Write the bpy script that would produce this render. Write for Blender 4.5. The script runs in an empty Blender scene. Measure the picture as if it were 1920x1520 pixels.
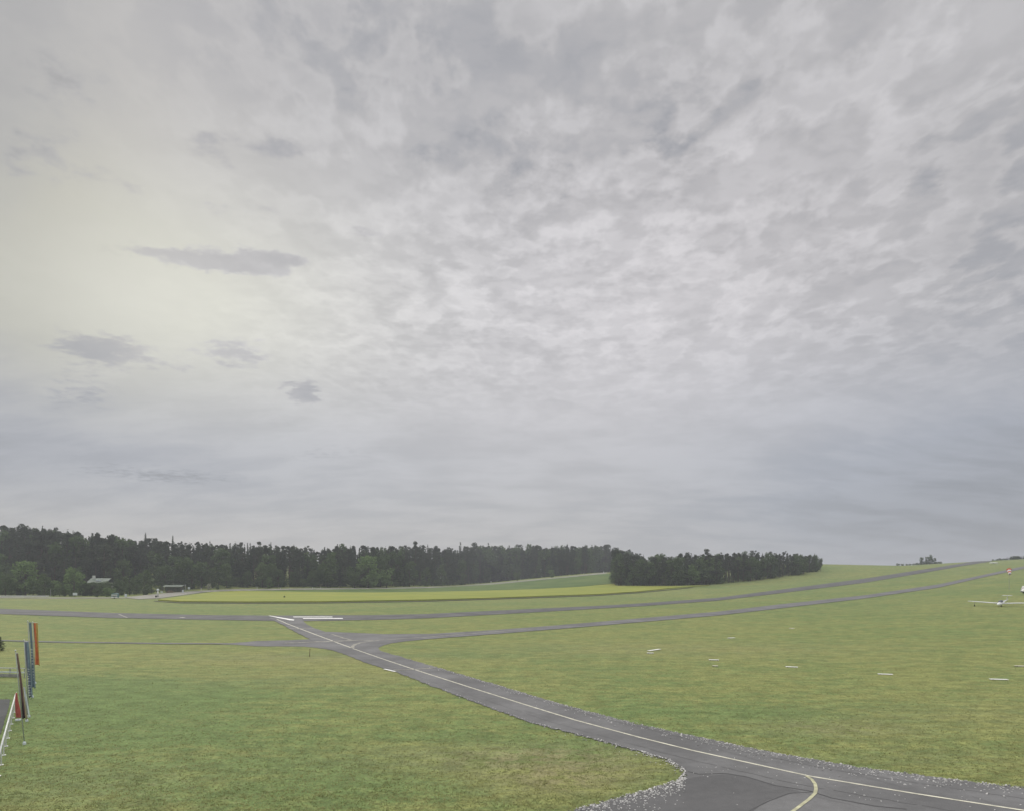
import bpy, bmesh, math, random
import numpy as np
from mathutils import Vector, Matrix
from mathutils.geometry import delaunay_2d_cdt
from mathutils.bvhtree import BVHTree

random.seed(7); rng = np.random.default_rng(11)
scene = bpy.context.scene
col = scene.collection
R = math.radians

# ------------------------------------------------------------------ camera
F, VH, CX, HC = 1371.0, 1075.0, 960.0, 10.8      # focal length and horizon in photo pixels, eye height
cam = bpy.data.cameras.new('camera'); cam_o = bpy.data.objects.new('camera', cam); col.objects.link(cam_o)
cam_o.location = (0, 0, HC); cam_o.rotation_euler = (R(90), 0, 0)
cam.sensor_width = 36; cam.lens = 36 * F / 1920; cam.shift_y = (VH - 760) / 1920
cam.clip_start = .1; cam.clip_end = 20000
scene.camera = cam_o

# ------------------------------------------------------------------ colour management
scene.view_settings.view_transform = 'Standard'
scene.view_settings.look = 'None'
scene.view_settings.exposure = 0.0
scene.view_settings.gamma = 1
scene.view_settings.use_curve_mapping = False

# ------------------------------------------------------------------ node helper
class NT:
    def __init__(s, tree): s.t = tree; s.n = tree.nodes; s.l = tree.links
    def new(s, kind, **kw):
        n = s.n.new(kind)
        for k, v in kw.items(): setattr(n, k, v)
        return n
    def put(s, sock, v):
        if isinstance(v, bpy.types.NodeSocket): s.l.new(v, sock)
        else:
            if hasattr(sock.default_value, '__len__') and not hasattr(v, '__len__'): v = (v,) * len(sock.default_value)
            if hasattr(sock.default_value, '__len__') and len(sock.default_value) == 4 and len(v) == 3: v = (*v, 1)
            sock.default_value = v
    def m(s, op, a, b=0.0, c=0.0, clamp=False):
        n = s.new('ShaderNodeMath', operation=op, use_clamp=clamp)
        s.put(n.inputs[0], a)
        if len(n.inputs) > 1: s.put(n.inputs[1], b)
        if len(n.inputs) > 2: s.put(n.inputs[2], c)
        return n.outputs[0]
    def add(s, a, b): return s.m('ADD', a, b)
    def sub(s, a, b): return s.m('SUBTRACT', a, b)
    def mul(s, a, b): return s.m('MULTIPLY', a, b)
    def div(s, a, b): return s.m('DIVIDE', a, b)
    def ss(s, x, a, b, lo=0.0, hi=1.0):
        n = s.new('ShaderNodeMapRange', interpolation_type='SMOOTHSTEP')
        s.put(n.inputs[0], x); s.put(n.inputs[1], a); s.put(n.inputs[2], b); s.put(n.inputs[3], lo); s.put(n.inputs[4], hi)
        return n.outputs[0]
    def noise(s, vec, scale, detail=4, rough=.55, dist=0.0, kind='FBM'):
        n = s.new('ShaderNodeTexNoise'); n.noise_dimensions = '3D'
        try: n.noise_type = kind
        except Exception: pass
        if vec is not None: s.l.new(vec, n.inputs['Vector'])
        s.put(n.inputs['Scale'], scale); s.put(n.inputs['Detail'], detail); s.put(n.inputs['Roughness'], rough); s.put(n.inputs['Distortion'], dist)
        return n.outputs['Fac']
    def mix(s, f, a, b, mode='MIX'):
        n = s.new('ShaderNodeMix', data_type='RGBA', blend_type=mode)
        s.put(n.inputs[0], f); s.put(n.inputs[6], a); s.put(n.inputs[7], b)
        return n.outputs[2]
    def xyz(s, x, y, z):
        n = s.new('ShaderNodeCombineXYZ'); s.put(n.inputs[0], x); s.put(n.inputs[1], y); s.put(n.inputs[2], z); return n.outputs[0]
    def vmap(s, vec, rot=0.0, scale=(1, 1, 1), loc=(0, 0, 0)):
        n = s.new('ShaderNodeMapping'); s.l.new(vec, n.inputs[0])
        n.inputs['Rotation'].default_value = (0, 0, rot); n.inputs['Scale'].default_value = scale; n.inputs['Location'].default_value = loc
        return n.outputs[0]

# ------------------------------------------------------------------ world: overcast evening sky
SUN_EL, SUN_AZ = R(30), R(-32)                     # azimuth from +Y towards +X
world = bpy.data.worlds.new('World'); scene.world = world; world.use_nodes = True
W = NT(world.node_tree); W.n.clear()
wout = W.new('ShaderNodeOutputWorld')
sky = W.new('ShaderNodeTexSky', sky_type='NISHITA'); sky.sun_disc = False
sky.sun_elevation = SUN_EL; sky.sun_rotation = SUN_AZ; sky.altitude = 500
bg1 = W.new('ShaderNodeBackground'); W.l.new(sky.outputs[0], bg1.inputs[0]); bg1.inputs[1].default_value = 0.1
tc = W.new('ShaderNodeTexCoord'); sep = W.new('ShaderNodeSeparateXYZ'); W.l.new(tc.outputs['Generated'], sep.inputs[0])
dx, dy, dz = sep.outputs
az = W.m('ARCTAN2', dx, dy); el = W.m('ARCSINE', dz)
dzc = W.add(W.m('MAXIMUM', dz, 0.0), 0.085)
P = W.xyz(W.div(dx, dzc), W.div(dy, dzc), 0.0)     # cloud sheet coordinates (height 1)
def warp(vec, scale, amt):
    n = W.new('ShaderNodeTexNoise'); W.l.new(vec, n.inputs['Vector']); n.inputs['Scale'].default_value = scale; n.inputs['Detail'].default_value = 3
    v1 = W.new('ShaderNodeVectorMath', operation='SUBTRACT'); W.l.new(n.outputs['Color'], v1.inputs[0]); v1.inputs[1].default_value = (.5, .5, .5)
    v2 = W.new('ShaderNodeVectorMath', operation='SCALE'); W.l.new(v1.outputs[0], v2.inputs[0]); v2.inputs['Scale'].default_value = amt
    v3 = W.new('ShaderNodeVectorMath', operation='ADD'); W.l.new(vec, v3.inputs[0]); W.l.new(v2.outputs[0], v3.inputs[1])
    return v3.outputs[0]
Pw = warp(P, 1.6, .35)
# wobble for the outlines of single clouds, in direction space
wob = W.noise(P, 13.0, 5, .62)
wob2 = W.noise(W.vmap(P, 0, (1, 1, 1), (7, 3, 1)), 13.0, 5, .62)
azw = W.add(az, W.mul(W.sub(wob, .5), .07)); elw = W.add(el, W.mul(W.sub(wob2, .5), .028))
def dir_of(u, v):
    a = math.atan2(u - CX, F); e = math.atan2(VH - v, math.hypot(F, u - CX)); return a, e
def blob(u, v, su, sv, rot=0.0, wobbly=False):
    a0, e0 = dir_of(u, v)
    k = math.cos(a0) ** 2
    A, E = (azw, elw) if wobbly else (az, el)
    da, de = W.sub(A, a0), W.sub(E, e0)
    c, s_ = math.cos(rot), math.sin(rot)
    p = W.add(W.mul(da, c), W.mul(de, s_)); q = W.sub(W.mul(de, c), W.mul(da, s_))
    p = W.div(p, su / F * k); q = W.div(q, sv / F * math.cos(a0))
    r = W.add(W.mul(p, p), W.mul(q, q))
    return W.m('EXPONENT', W.mul(r, -.5))
def total(items):
    t = None
    for g, w in items:
        x = W.mul(g, w); t = x if t is None else W.add(t, x)
    return t
L = total([
    (blob(300, 540, 300, 130), .14), (blob(1050, 420, 480, 230), .085), (blob(1250, 640, 380, 130), .06),
    (blob(1820, 40, 170, 70), .10), (blob(360, 590, 300, 60), .04),
    (blob(-40, 250, 200, 420), -.14), (blob(150, 860, 420, 75), -.075), (blob(1850, 960, 400, 120), -.12),
    (blob(1850, 500, 220, 280), -.07), (blob(800, 170, 330, 130), -.055), (blob(1300, 120, 300, 130), -.045), (blob(560, 120, 200, 90), -.04),
    (blob(700, 1010, 900, 60), -.04), (blob(1000, 340, 130, 50, .1, True), -.05),
])
dark = total([
    (blob(370, 488, 110, 11, .0, True), .85), (blob(490, 486, 60, 12, 0, True), .75), (blob(195, 655, 72, 22, 0, True), .8), (blob(440, 662, 54, 18, 0, True), .65),
    (blob(570, 735, 26, 16, 0, True), .9), (blob(150, 735, 60, 30, 0, True), .45), (blob(390, 275, 60, 20, 0, True), .42), (blob(530, 272, 65, 18, 0, True), .42), (blob(60, 290, 80, 30, 0, True), .4), (blob(110, 150, 80, 50, 0, True), .35), (blob(400, 395, 30, 12, 0, True), .35), (blob(490, 390, 40, 12, 0, True), .35), (blob(680, 436, 30, 9, 0, True), .4), (blob(250, 350, 60, 12, 0, True), .3),
    (blob(960, 250, 110, 26, .1, True), .28), (blob(1020, 350, 95, 32, .1, True), .38), (blob(760, 290, 90, 20, 0, True), .28), (blob(700, 160, 120, 40, 0, True), .28),
    (blob(1280, 290, 80, 40, -.3, True), .45), (blob(1330, 140, 110, 45, 0, True), .35), (blob(620, 850, 90, 14, .1, True), .35), (blob(300, 890, 150, 14, 0, True), .45),
    (blob(1550, 440, 70, 26, 0, True), .25), (blob(1740, 330, 90, 40, 0, True), .3), (blob(330, 690, 30, 8, 0, True), .3),
])
# broken altocumulus
n_big = W.noise(Pw, 1.3, 4, .5)
n_mid = W.noise(W.vmap(warp(P, 1.4, .16), R(24), (1.15, .78, 1), (2.3, 5.1, 0)), 7.2, 6, .55)
n_wide = W.noise(W.vmap(warp(P, 1.1, .2), R(-20), (1.1, .85, 1), (8.3, 1.1, 0)), 4.0, 5, .52)
n_cell = W.noise(W.vmap(warp(P, 2.2, .10), R(-24), (.9, 1.0, 1)), 15.0, 5, .56)
Q = W.xyz(W.div(dx, W.add(W.m('MAXIMUM', dz, 0.0), .26)), W.div(dy, W.add(W.m('MAXIMUM', dz, 0.0), .26)), 0.0)
n_streak = W.noise(W.vmap(warp(Q, 1.5, .25), R(-9), (.9, 2.0, 1), (3.3, 0, 0)), 3.0, 6, .60)
up = W.ss(el, R(9), R(19))                            # broken cloudlets high up, layered streaks low down
edge = W.m('SUBTRACT', 1.0, W.mul(blob(240, 520, 300, 260), .85))
amp_c = W.mul(W.mul(up, edge), W.ss(az, R(-34), R(-12), .25, 1.0))
mid_c = W.ss(n_mid, .44, .56, -.5, .5)
cell_c = W.ss(n_cell, .40, .60, -.5, .5)
ripple = W.m('MINIMUM', W.add(blob(900, 540, 300, 110, .3), W.mul(blob(1250, 420, 330, 170), .55)), 1.0)
tex = W.add(W.mul(W.mul(mid_c, amp_c), -.064), W.mul(W.mul(cell_c, amp_c), -.026))
tex = W.add(tex, W.mul(W.mul(W.ss(n_wide, .40, .60, -.5, .5), amp_c), -.050))
tex = W.add(tex, W.mul(W.mul(cell_c, ripple), -.048))
tex = W.add(tex, W.mul(W.sub(n_big, .5), -.05))
low = W.m('SUBTRACT', 1.0, up)
tex = W.add(tex, W.mul(W.mul(W.ss(n_streak, .36, .66, -.5, .5), low), -.072))
rim = W.mul(W.mul(W.ss(n_mid, .37, .43), W.ss(n_mid, .50, .43)), amp_c)
tex = W.add(tex, W.mul(rim, .030))
Lt = W.add(W.add(L, tex), .497)
dk = W.add(dark, W.mul(W.sub(W.noise(W.vmap(P, 0, (1, 1, 1), (4, 9, 0)), 16, 5, .62), .5), 1.1))
Lt = W.sub(Lt, W.mul(W.mul(W.ss(dk, .22, .62), W.m('MINIMUM', W.add(dark, .3), 1.0)), .150))
# colour: warm towards the hidden sun, blue-grey low and in the thick parts
warm = W.m('MINIMUM', W.add(W.mul(W.mul(blob(290, 540, 330, 150), 1.0), W.m('SUBTRACT', 1.0, W.mul(W.ss(dk, .22, .62), .9))), W.mul(blob(-100, 300, 300, 420), .5)), 1.0)
pink = blob(1300, 560, 420, 260)
blue = W.m('MINIMUM', W.add(W.mul(blob(1850, 920, 500, 170), 1.0), W.add(W.mul(blob(200, 870, 600, 90), .6), W.mul(W.ss(Lt, .50, .36), .4))), 1.0)
cc = W.mix(warm, (1.010, .994, 1.006), (1.025, 1.022, .895))
cc = W.mix(W.mul(pink, .7), cc, (1.03, .985, 1.0))
cc = W.mix(blue, cc, (.945, .985, 1.10))
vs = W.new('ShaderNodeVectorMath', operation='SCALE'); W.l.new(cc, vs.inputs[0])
zen_boost = W.ss(el, R(39), R(60), 1.0, 3.9)                # unseen overhead sky boosted to light the ground, as overcast is brightest there
W.l.new(W.mul(W.m('MAXIMUM', Lt, .05), zen_boost), vs.inputs['Scale'])
below = W.ss(dz, -.02, 0.0)
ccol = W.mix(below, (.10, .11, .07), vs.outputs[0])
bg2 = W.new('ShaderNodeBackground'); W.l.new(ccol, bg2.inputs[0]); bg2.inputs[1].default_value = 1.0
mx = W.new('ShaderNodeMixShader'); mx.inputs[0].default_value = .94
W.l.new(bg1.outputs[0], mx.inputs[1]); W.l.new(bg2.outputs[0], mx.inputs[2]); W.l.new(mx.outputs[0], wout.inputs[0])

sun = bpy.data.lights.new('sun', 'SUN'); sun.energy = 1.1; sun.angle = R(25); sun.color = (1, .95, .86)
sun_o = bpy.data.objects.new('sun', sun); col.objects.link(sun_o)
sd = Vector((math.sin(SUN_AZ) * math.cos(SUN_EL), math.cos(SUN_AZ) * math.cos(SUN_EL), math.sin(SUN_EL)))
sun_o.rotation_euler = sd.to_track_quat('Z', 'Y').to_euler(); sun_o.location = (0, 0, 60)

# ------------------------------------------------------------------ terrain
def sst(a, b, x):
    t = np.clip((x - a) / (b - a), 0, 1); return t * t * (3 - 2 * t)
def H(x, y):
    x = np.asarray(x, float); y = np.asarray(y, float)
    q = (x - 95) / 25
    z = .0655 * 25 * np.where(q > 20, q, np.log1p(np.exp(np.minimum(q, 20))))
    z = np.where(y < 0, z * .4, z)
    z = z + 11 * sst(430, 625, y) * sst(-60, 90, x) * (1 - 1.0 * sst(200, 380, x))
    z = z + 24 * sst(372, 500, y + .12 * x) * sst(20, 330, -x)
    r = np.hypot(x, y)
    z = z - (70 + .02 * z) * sst(800, 1500, r) - z * sst(1000, 1600, r)
    return z
def unproj(u, v):
    """pixel -> point of the terrain seen there"""
    t = (u - CX) / F; s = (VH - v) / F
    Y = 8 * 1.012 ** np.arange(0, 420)
    d = HC + s * Y - H(t * Y, Y)
    hit = np.nonzero(d <= 0)[0]
    if len(hit) == 0 or hit[0] == 0:
        k = np.argmin((d / Y)[60:390]) + 60
        return Vector((t * Y[k], Y[k], float(H(t * Y[k], Y[k]))))
    a, b = Y[hit[0] - 1], Y[hit[0]]
    for _ in range(24):
        c = (a + b) / 2
        if HC + s * c - float(H(t * c, c)) > 0: a = c
        else: b = c
    return Vector((t * a, a, float(H(t * a, a))))

def tag(o, label=None, cat=None, group=None, kind=None):
    if label: o['label'] = label
    if cat: o['category'] = cat
    if group: o['group'] = group
    if kind: o['kind'] = kind
    return o
def empty(name, loc, rz=0, **kw):
    o = bpy.data.objects.new(name, None); col.objects.link(o); o.location = loc; o.rotation_euler = (0, 0, rz); o.empty_display_size = .5
    return tag(o, **kw)
def link(name, me, parent=None, **kw):
    o = bpy.data.objects.new(name, me); col.objects.link(o)
    if parent: o.parent = parent
    return tag(o, **kw)
def np_mesh(name, V, Fc, mats, midx=None, smooth=False):
    me = bpy.data.meshes.new(name)
    V = np.asarray(V, np.float32); Fc = np.asarray(Fc, np.int32); k = Fc.shape[1]
    me.vertices.add(len(V)); me.vertices.foreach_set('co', V.ravel())
    me.loops.add(Fc.size); me.loops.foreach_set('vertex_index', Fc.ravel())
    me.polygons.add(len(Fc)); me.polygons.foreach_set('loop_start', np.arange(0, Fc.size, k, dtype=np.int32))
    for m in (mats if isinstance(mats, (list, tuple)) else [mats]): me.materials.append(m)
    if midx is not None: me.polygons.foreach_set('material_index', np.asarray(midx, np.int32))
    if smooth: me.polygons.foreach_set('use_smooth', np.ones(len(Fc), bool))
    me.update(calc_edges=True); me.validate()
    return me

# ------------------------------------------------------------------ materials
def mat(name, color, rough=.7, var=.0, vscale=3.0, metal=0.0, spec=.3, bump=0.0, bscale=20.0, trans=0.0, coat=0.0):
    m = bpy.data.materials.new(name); m.use_nodes = True
    t = NT(m.node_tree); b = t.n['Principled BSDF']
    b.inputs['Roughness'].default_value = rough; b.inputs['Metallic'].default_value = metal; b.inputs['Specular IOR Level'].default_value = spec
    tcn = t.new('ShaderNodeTexCoord')
    if var > 0:
        n = t.noise(tcn.outputs['Object'], vscale, 5, .6)
        f = t.ss(n, .3, .7, 1 - var, 1 + var)
        vm = t.new('ShaderNodeVectorMath', operation='SCALE'); vm.inputs[0].default_value = color[:3]; t.l.new(f, vm.inputs['Scale'])
        t.l.new(vm.outputs[0], b.inputs['Base Color'])
    else: b.inputs['Base Color'].default_value = (*color[:3], 1)
    if bump > 0:
        n = t.noise(tcn.outputs['Object'], bscale, 4, .6); bp = t.new('ShaderNodeBump'); bp.inputs['Strength'].default_value = bump
        t.l.new(n, bp.inputs['Height']); t.l.new(bp.outputs[0], b.inputs['Normal'])
    if coat: b.inputs['Coat Weight'].default_value = coat
    return m
def leaf_mat(name, c1, c2, nscale=.25, trans=.25):
    m = bpy.data.materials.new(name); m.use_nodes = True
    t = NT(m.node_tree); b = t.n['Principled BSDF']; out = t.n['Material Output']
    g = t.new('ShaderNodeNewGeometry'); oi = t.new('ShaderNodeObjectInfo')
    n = t.noise(g.outputs['Position'], nscale, 3, .6); n2 = t.noise(g.outputs['Position'], 2.2, 2, .6)
    f = t.m('ADD', t.ss(n, .35, .65, 0, .6), t.mul(n2, .35)); f = t.add(f, t.mul(t.sub(oi.outputs['Random'], .5), .55))
    c = t.mix(t.m('MAXIMUM', t.m('MINIMUM', f, 1.0), 0.0), c1, c2)
    t.l.new(c, b.inputs['Base Color']); b.inputs['Roughness'].default_value = .75; b.inputs['Specular IOR Level'].default_value = .15
    tr = t.new('ShaderNodeBsdfTranslucent'); t.l.new(c, tr.inputs[0])
    mxx = t.new('ShaderNodeMixShader'); mxx.inputs[0].default_value = trans
    t.l.new(b.outputs[0], mxx.inputs[1]); t.l.new(tr.outputs[0], mxx.inputs[2]); t.l.new(mxx.outputs[0], out.inputs[0])
    return m
def ground_mat():
    m = bpy.data.materials.new('meadow_grass'); m.use_nodes = True
    t = NT(m.node_tree); b = t.n['Principled BSDF']
    g = t.new('ShaderNodeNewGeometry'); pos = g.outputs['Position']
    def attr(n):
        a = t.new('ShaderNodeAttribute'); a.attribute_name = n; return a.outputs['Fac']
    lush, dry = attr('lush'), attr('dry')
    nL = t.noise(pos, .018, 4, .55); nM = t.noise(t.vmap(pos, R(12), (1, 1.7, 1)), .11, 5, .62); nS = t.noise(t.vmap(pos, R(8), (1, 1.4, 1)), .75, 6, .68); nF = t.noise(pos, 4.5, 5, .7); nX = t.noise(pos, 17, 3, .7)
    fl = t.add(t.ss(nL, .35, .65, -.22, .22), t.ss(nM, .35, .65, -.30, .30))
    fl = t.add(fl, t.ss(nS, .36, .64, -.36, .36)); fl = t.add(fl, t.mul(lush, .8)); fl = t.add(fl, .36)
    fl = t.m('MINIMUM', t.m('MAXIMUM', fl, 0.0), 1.0)
    c = t.mix(fl, (.224, .240, .084), (.144, .200, .070))
    dn = t.mul(t.ss(t.noise(t.vmap(pos, 0, (1, 1.3, 1), (31, 7, 0)), 1.3, 6, .72), .50, .70), t.ss(t.noise(pos, .07, 3, .6), .40, .64, .25, 1.0))
    dd = t.m('MINIMUM', t.add(t.mul(dn, .50), t.mul(dry, t.ss(nS, .34, .6))), 1.0)
    c = t.mix(t.mul(dd, .75), c, (.265, .235, .125))
    k = t.add(t.ss(nF, .3, .7, .74, 1.26), t.ss(nX, .3, .7, -.20, .20)); k = t.mul(k, t.ss(t.noise(t.vmap(pos, R(5), (1, 1.6, 1), (5, 5, 0)), .42, 6, .72), .32, .68, .80, 1.20))
    vm = t.new('ShaderNodeVectorMath', operation='SCALE'); t.l.new(c, vm.inputs[0]); t.l.new(k, vm.inputs['Scale'])
    t.l.new(vm.outputs[0], b.inputs['Base Color']); b.inputs['Roughness'].default_value = .9; b.inputs['Specular IOR Level'].default_value = .1
    bp = t.new('ShaderNodeBump'); bp.inputs['Strength'].default_value = .45; bp.inputs['Distance'].default_value = .10
    t.l.new(t.add(nF, t.mul(nS, 1.5)), bp.inputs['Height']); t.l.new(bp.outputs[0], b.inputs['Normal'])
    return m
def asphalt_mat(name, c, worn=.25):
    m = bpy.data.materials.new(name); m.use_nodes = True
    t = NT(m.node_tree); b = t.n['Principled BSDF']
    g = t.new('ShaderNodeNewGeometry'); pos = g.outputs['Position']
    n1 = t.noise(pos, .16, 5, .6); n2 = t.noise(pos, 1.6, 6, .7); n3 = t.noise(pos, 22, 3, .7)
    f = t.mul(t.ss(n1, .3, .7, 1 - worn, 1 + worn), t.mul(t.ss(n2, .3, .7, .93, 1.07), t.ss(n3, .3, .7, .88, 1.12)))
    vm = t.new('ShaderNodeVectorMath', operation='SCALE'); vm.inputs[0].default_value = c; t.l.new(f, vm.inputs['Scale'])
    t.l.new(vm.outputs[0], b.inputs['Base Color']); b.inputs['Roughness'].default_value = .85; b.inputs['Specular IOR Level'].default_value = .2
    return m
def field_mat(name, c1, c2, rot, sc=(.02, .25, 1)):
    m = bpy.data.materials.new(name); m.use_nodes = True
    t = NT(m.node_tree); b = t.n['Principled BSDF']
    g = t.new('ShaderNodeNewGeometry'); pos = g.outputs['Position']
    n = t.noise(t.vmap(pos, rot, sc), 1.0, 4, .6); n2 = t.noise(pos, .05, 3, .5)
    f = t.m('MINIMUM', t.m('MAXIMUM', t.add(t.ss(n, .3, .7, -.1, .6), t.ss(n2, .35, .65, -.2, .6)), 0.0), 1.0)
    t.l.new(t.mix(f, c1, c2), b.inputs['Base Color']); b.inputs['Roughness'].default_value = .9; b.inputs['Specular IOR Level'].default_value = .1
    return m
M = dict(
    ground=ground_mat(),
    asphalt=asphalt_mat('taxiway_asphalt', (.155, .154, .152), .2), runway=asphalt_mat('runway_asphalt', (.115, .115, .112)),
    road=asphalt_mat('gravel_road', (.26, .25, .21)), seam=mat('tar_seam', (.070, .069, .068), .7),
    patch=asphalt_mat('asphalt_patch', (.118, .117, .116), .1), patch2=asphalt_mat('asphalt_patch_light', (.140, .139, .137), .12), dark_asphalt=asphalt_mat('old_asphalt', (.075, .078, .076), .2),
    paint=mat('marking_paint', (.60, .58, .46), .7, .25, 1.5), paint_y=mat('yellow_marking_paint', (.46, .45, .29), .7, .25, 1.5), paint_old=mat('worn_marking_paint', (.27, .26, .22), .8, .3, 1.0),
    white_paint=mat('white_runway_paint', (.85, .85, .80), .6, .08, .5),
    stone=mat('limestone_chips', (.62, .61, .58), .8, .25, 6), stone_d=mat('grey_chips', (.24, .235, .225), .85, .25, 6),
    yellow=field_mat('flowering_crop', (.225, .262, .054), (.290, .302, .062), R(4)), crop=field_mat('young_green_crop', (.085, .135, .040), (.13, .175, .055), R(10)), crop_edge_shade=mat('painted_edge_shade', (.055, .062, .022), .9, .3, .3), fringe=mat('pale_fringe', (.30, .32, .14), .9, .2, .3),
    bark=mat('bark', (.085, .062, .045), .9, .3, 4), pine_bark=mat('pine_bark', (.10, .072, .052), .9, .3, 3),
    spruce=leaf_mat('spruce_needles', (.042, .060, .036), (.072, .100, .050), .25, .3), pine=leaf_mat('pine_needles', (.048, .062, .040), (.082, .104, .056), .25, .3),
    broad=leaf_mat('broad_leaves', (.075, .118, .046), (.120, .172, .064), .25, .35), bright=leaf_mat('bright_leaves', (.13, .20, .07), (.19, .28, .10), .5), blossom=leaf_mat('blossom_leaves', (.20, .21, .13), (.50, .50, .42), .9),
    grass=leaf_mat('grass_blades', (.19, .23, .085), (.34, .33, .14), .35, .4),
    white=mat('white_gelcoat', (.78, .79, .78), .25, .04, 2, coat=.4), white_metal=mat('white_painted_metal', (.62, .64, .60), .45, .12, 3), pole_metal=mat('pole_metal', (.42, .46, .42), .5, .1, 3), grey_metal=mat('grey_metal', (.35, .36, .37), .45, .1, 4, .3),
    rubber=mat('rubber', (.03, .03, .03), .8, .2, 6), glass=mat('dark_glass', (.03, .04, .05), .08, spec=.6), dark_red=mat('dark_red_cloth', (.46, .11, .09), .8, .2, 3), red=mat('red_cloth', (.62, .17, .07), .8, .15, 3), gold=mat('gold_cloth', (.52, .36, .11), .8, .12, 3), tan=mat('faded_gold_cloth', (.30, .25, .15), .8, .15, 3), mauve=mat('faded_red_cloth', (.22, .13, .14), .8, .15, 3), black=mat('black_cloth', (.045, .040, .050), .8, .2, 3),
    blue=mat('blue_cloth', (.20, .27, .32), .8, .15, 3), violet=mat('violet_blue_cloth', (.18, .21, .29), .8, .15, 3), cloth_white=mat('white_cloth', (.62, .68, .70), .8, .1, 3), cream=mat('cream_cloth', (.42, .45, .36), .8, .15, 3),
    orange=mat('orange_sock', (.62, .12, .06), .8, .1, 3), roof=mat('pale_green_roof', (.15, .18, .14), .6, .2, 1), wall=mat('plaster', (.24, .25, .21), .8, .1, 1), mossy=mat('mossy_boards', (.12, .145, .095), .9, .3, 1), wood=mat('weathered_timber', (.15, .10, .07), .85, .3, 2), teal=mat('teal_paint', (.10, .19, .20), .4, .1, 2), concrete=mat('concrete', (.30, .30, .29), .8, .15, 2), brown_pile=mat('brown_boards', (.22, .16, .12), .9, .4, 2),
)

# ------------------------------------------------------------------ ground sheet
def gaus(x, y, cx, cy, sx, sy, rot=0):
    c, s = math.cos(rot), math.sin(rot); a = (x - cx) * c + (y - cy) * s; b = (y - cy) * c - (x - cx) * s
    return np.exp(-.5 * ((a / sx) ** 2 + (b / sy) ** 2))
def build_ground():
    az = np.concatenate([np.radians(np.linspace(-46, 46, 461)), np.radians(np.linspace(47, 313, 134))])
    rr = np.concatenate([[4], 10 * 1.017 ** np.arange(0, 330)]); rr = np.concatenate([rr[rr < 2500], [3500, 5000, 8000]])
    A, RR = np.meshgrid(az, rr); X = RR * np.sin(A); Y = RR * np.cos(A); Z = H(X, Y)
    n, m = A.shape
    V = np.stack([X.ravel(), Y.ravel(), Z.ravel()], 1)
    i, j = np.meshgrid(np.arange(n - 1), np.arange(m), indexing='ij'); j2 = (j + 1) % m
    Fc = np.stack([i * m + j, (i + 1) * m + j, (i + 1) * m + j2, i * m + j2], -1).reshape(-1, 4)[:, ::-1]
    # close the centre
    me = np_mesh('ground', V, Fc, M['ground'], smooth=True)
    x, y = V[:, 0], V[:, 1]
    lush = np.zeros(len(x)); dry = np.zeros(len(x))
    def spot(arr, u, v, su, sv, w, rot=0):
        p = unproj(u, v); arr += w * gaus(x, y, p.x, p.y, su, sv, rot)
    spot(lush, 150, 1400, 22, 12, .55); spot(lush, 500, 1330, 12, 7, .35); spot(lush, 450, 1460, 12, 4, .30); spot(lush, 60, 1330, 12, 10, .55); spot(lush, 1300, 1330, 9, 4, .55); spot(lush, 1450, 1340, 7, 3, .35)
    spot(lush, 720, 1230, 14, 4, .4); spot(lush, 1100, 1400, 6, 2, .45); spot(lush, 640, 1230, 12, 4, .4)
    spot(lush, 1700, 1150, 50, 30, -.12); spot(lush, 1000, 1180, 60, 12, -.15); spot(lush, 1750, 1075, 300, 220, .22); spot(lush, 600, 1138, 260, 40, .15); spot(lush, 900, 1240, 14, 6, -.2)
    spot(dry, 590, 1232, 11, 5, .6); spot(lush, 600, 1245, 13, 7, -.5); spot(lush, 820, 1330, 9, 4, -.4); spot(lush, 1090, 1470, 2.5, 2.5, -.6); spot(lush, 1480, 1290, 14, 5, -.35); spot(lush, 1840, 1330, 9, 5, -.35); spot(lush, 250, 1220, 20, 8, -.25); spot(lush, 80, 1290, 12, 9, .45); spot(lush, 1210, 1395, 3, 2, .4); spot(dry, 150, 1470, 5, 3, .35); spot(dry, 1030, 1470, 3, 1.5, .5); spot(lush, -20, 1290, 10, 8, .6); spot(lush, 250, 1310, 9, 2.5, .3); spot(lush, 620, 1460, 3, 3, .3); spot(dry, 1050, 1420, 5, 2.2, .8); spot(dry, 860, 1420, 6, 2.5, .4); spot(dry, 1080, 1455, 3, 1.6, .6); spot(dry, 1560, 1365, 4, 2, .7); spot(dry, 1800, 1340, 9, 4, .3); spot(dry, 1250, 1215, 20, 8, .45); spot(dry, 620, 1270, 12, 5, .3); spot(dry, 1700, 1420, 6, 2, .3)
    for nm, arr in (('lush', lush), ('dry', dry)):
        a = me.attributes.new(nm, 'FLOAT', 'POINT'); a.data.foreach_set('value', arr.astype(np.float32))
    link('ground', me, kind='structure')
    c = np_mesh('ground_centre', [(4 * math.sin(a), 4 * math.cos(a), 0) for a in np.radians(np.arange(0, 360, 90))], [(3, 2, 1, 0)], M['ground'])
    link('ground_under_camera', c, kind='structure')
    return BVHTree.FromPolygons([tuple(v) for v in V], [tuple(int(q) for q in f) for f in Fc])
bvh = build_ground()
def gz(x, y):
    h = bvh.ray_cast(Vector((x, y, 400)), Vector((0, 0, -1)))
    return h[0].z if h[0] else float(H(x, y))
def ground_at(u, v):
    p = unproj(u, v); p.z = gz(p.x, p.y); return p

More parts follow.
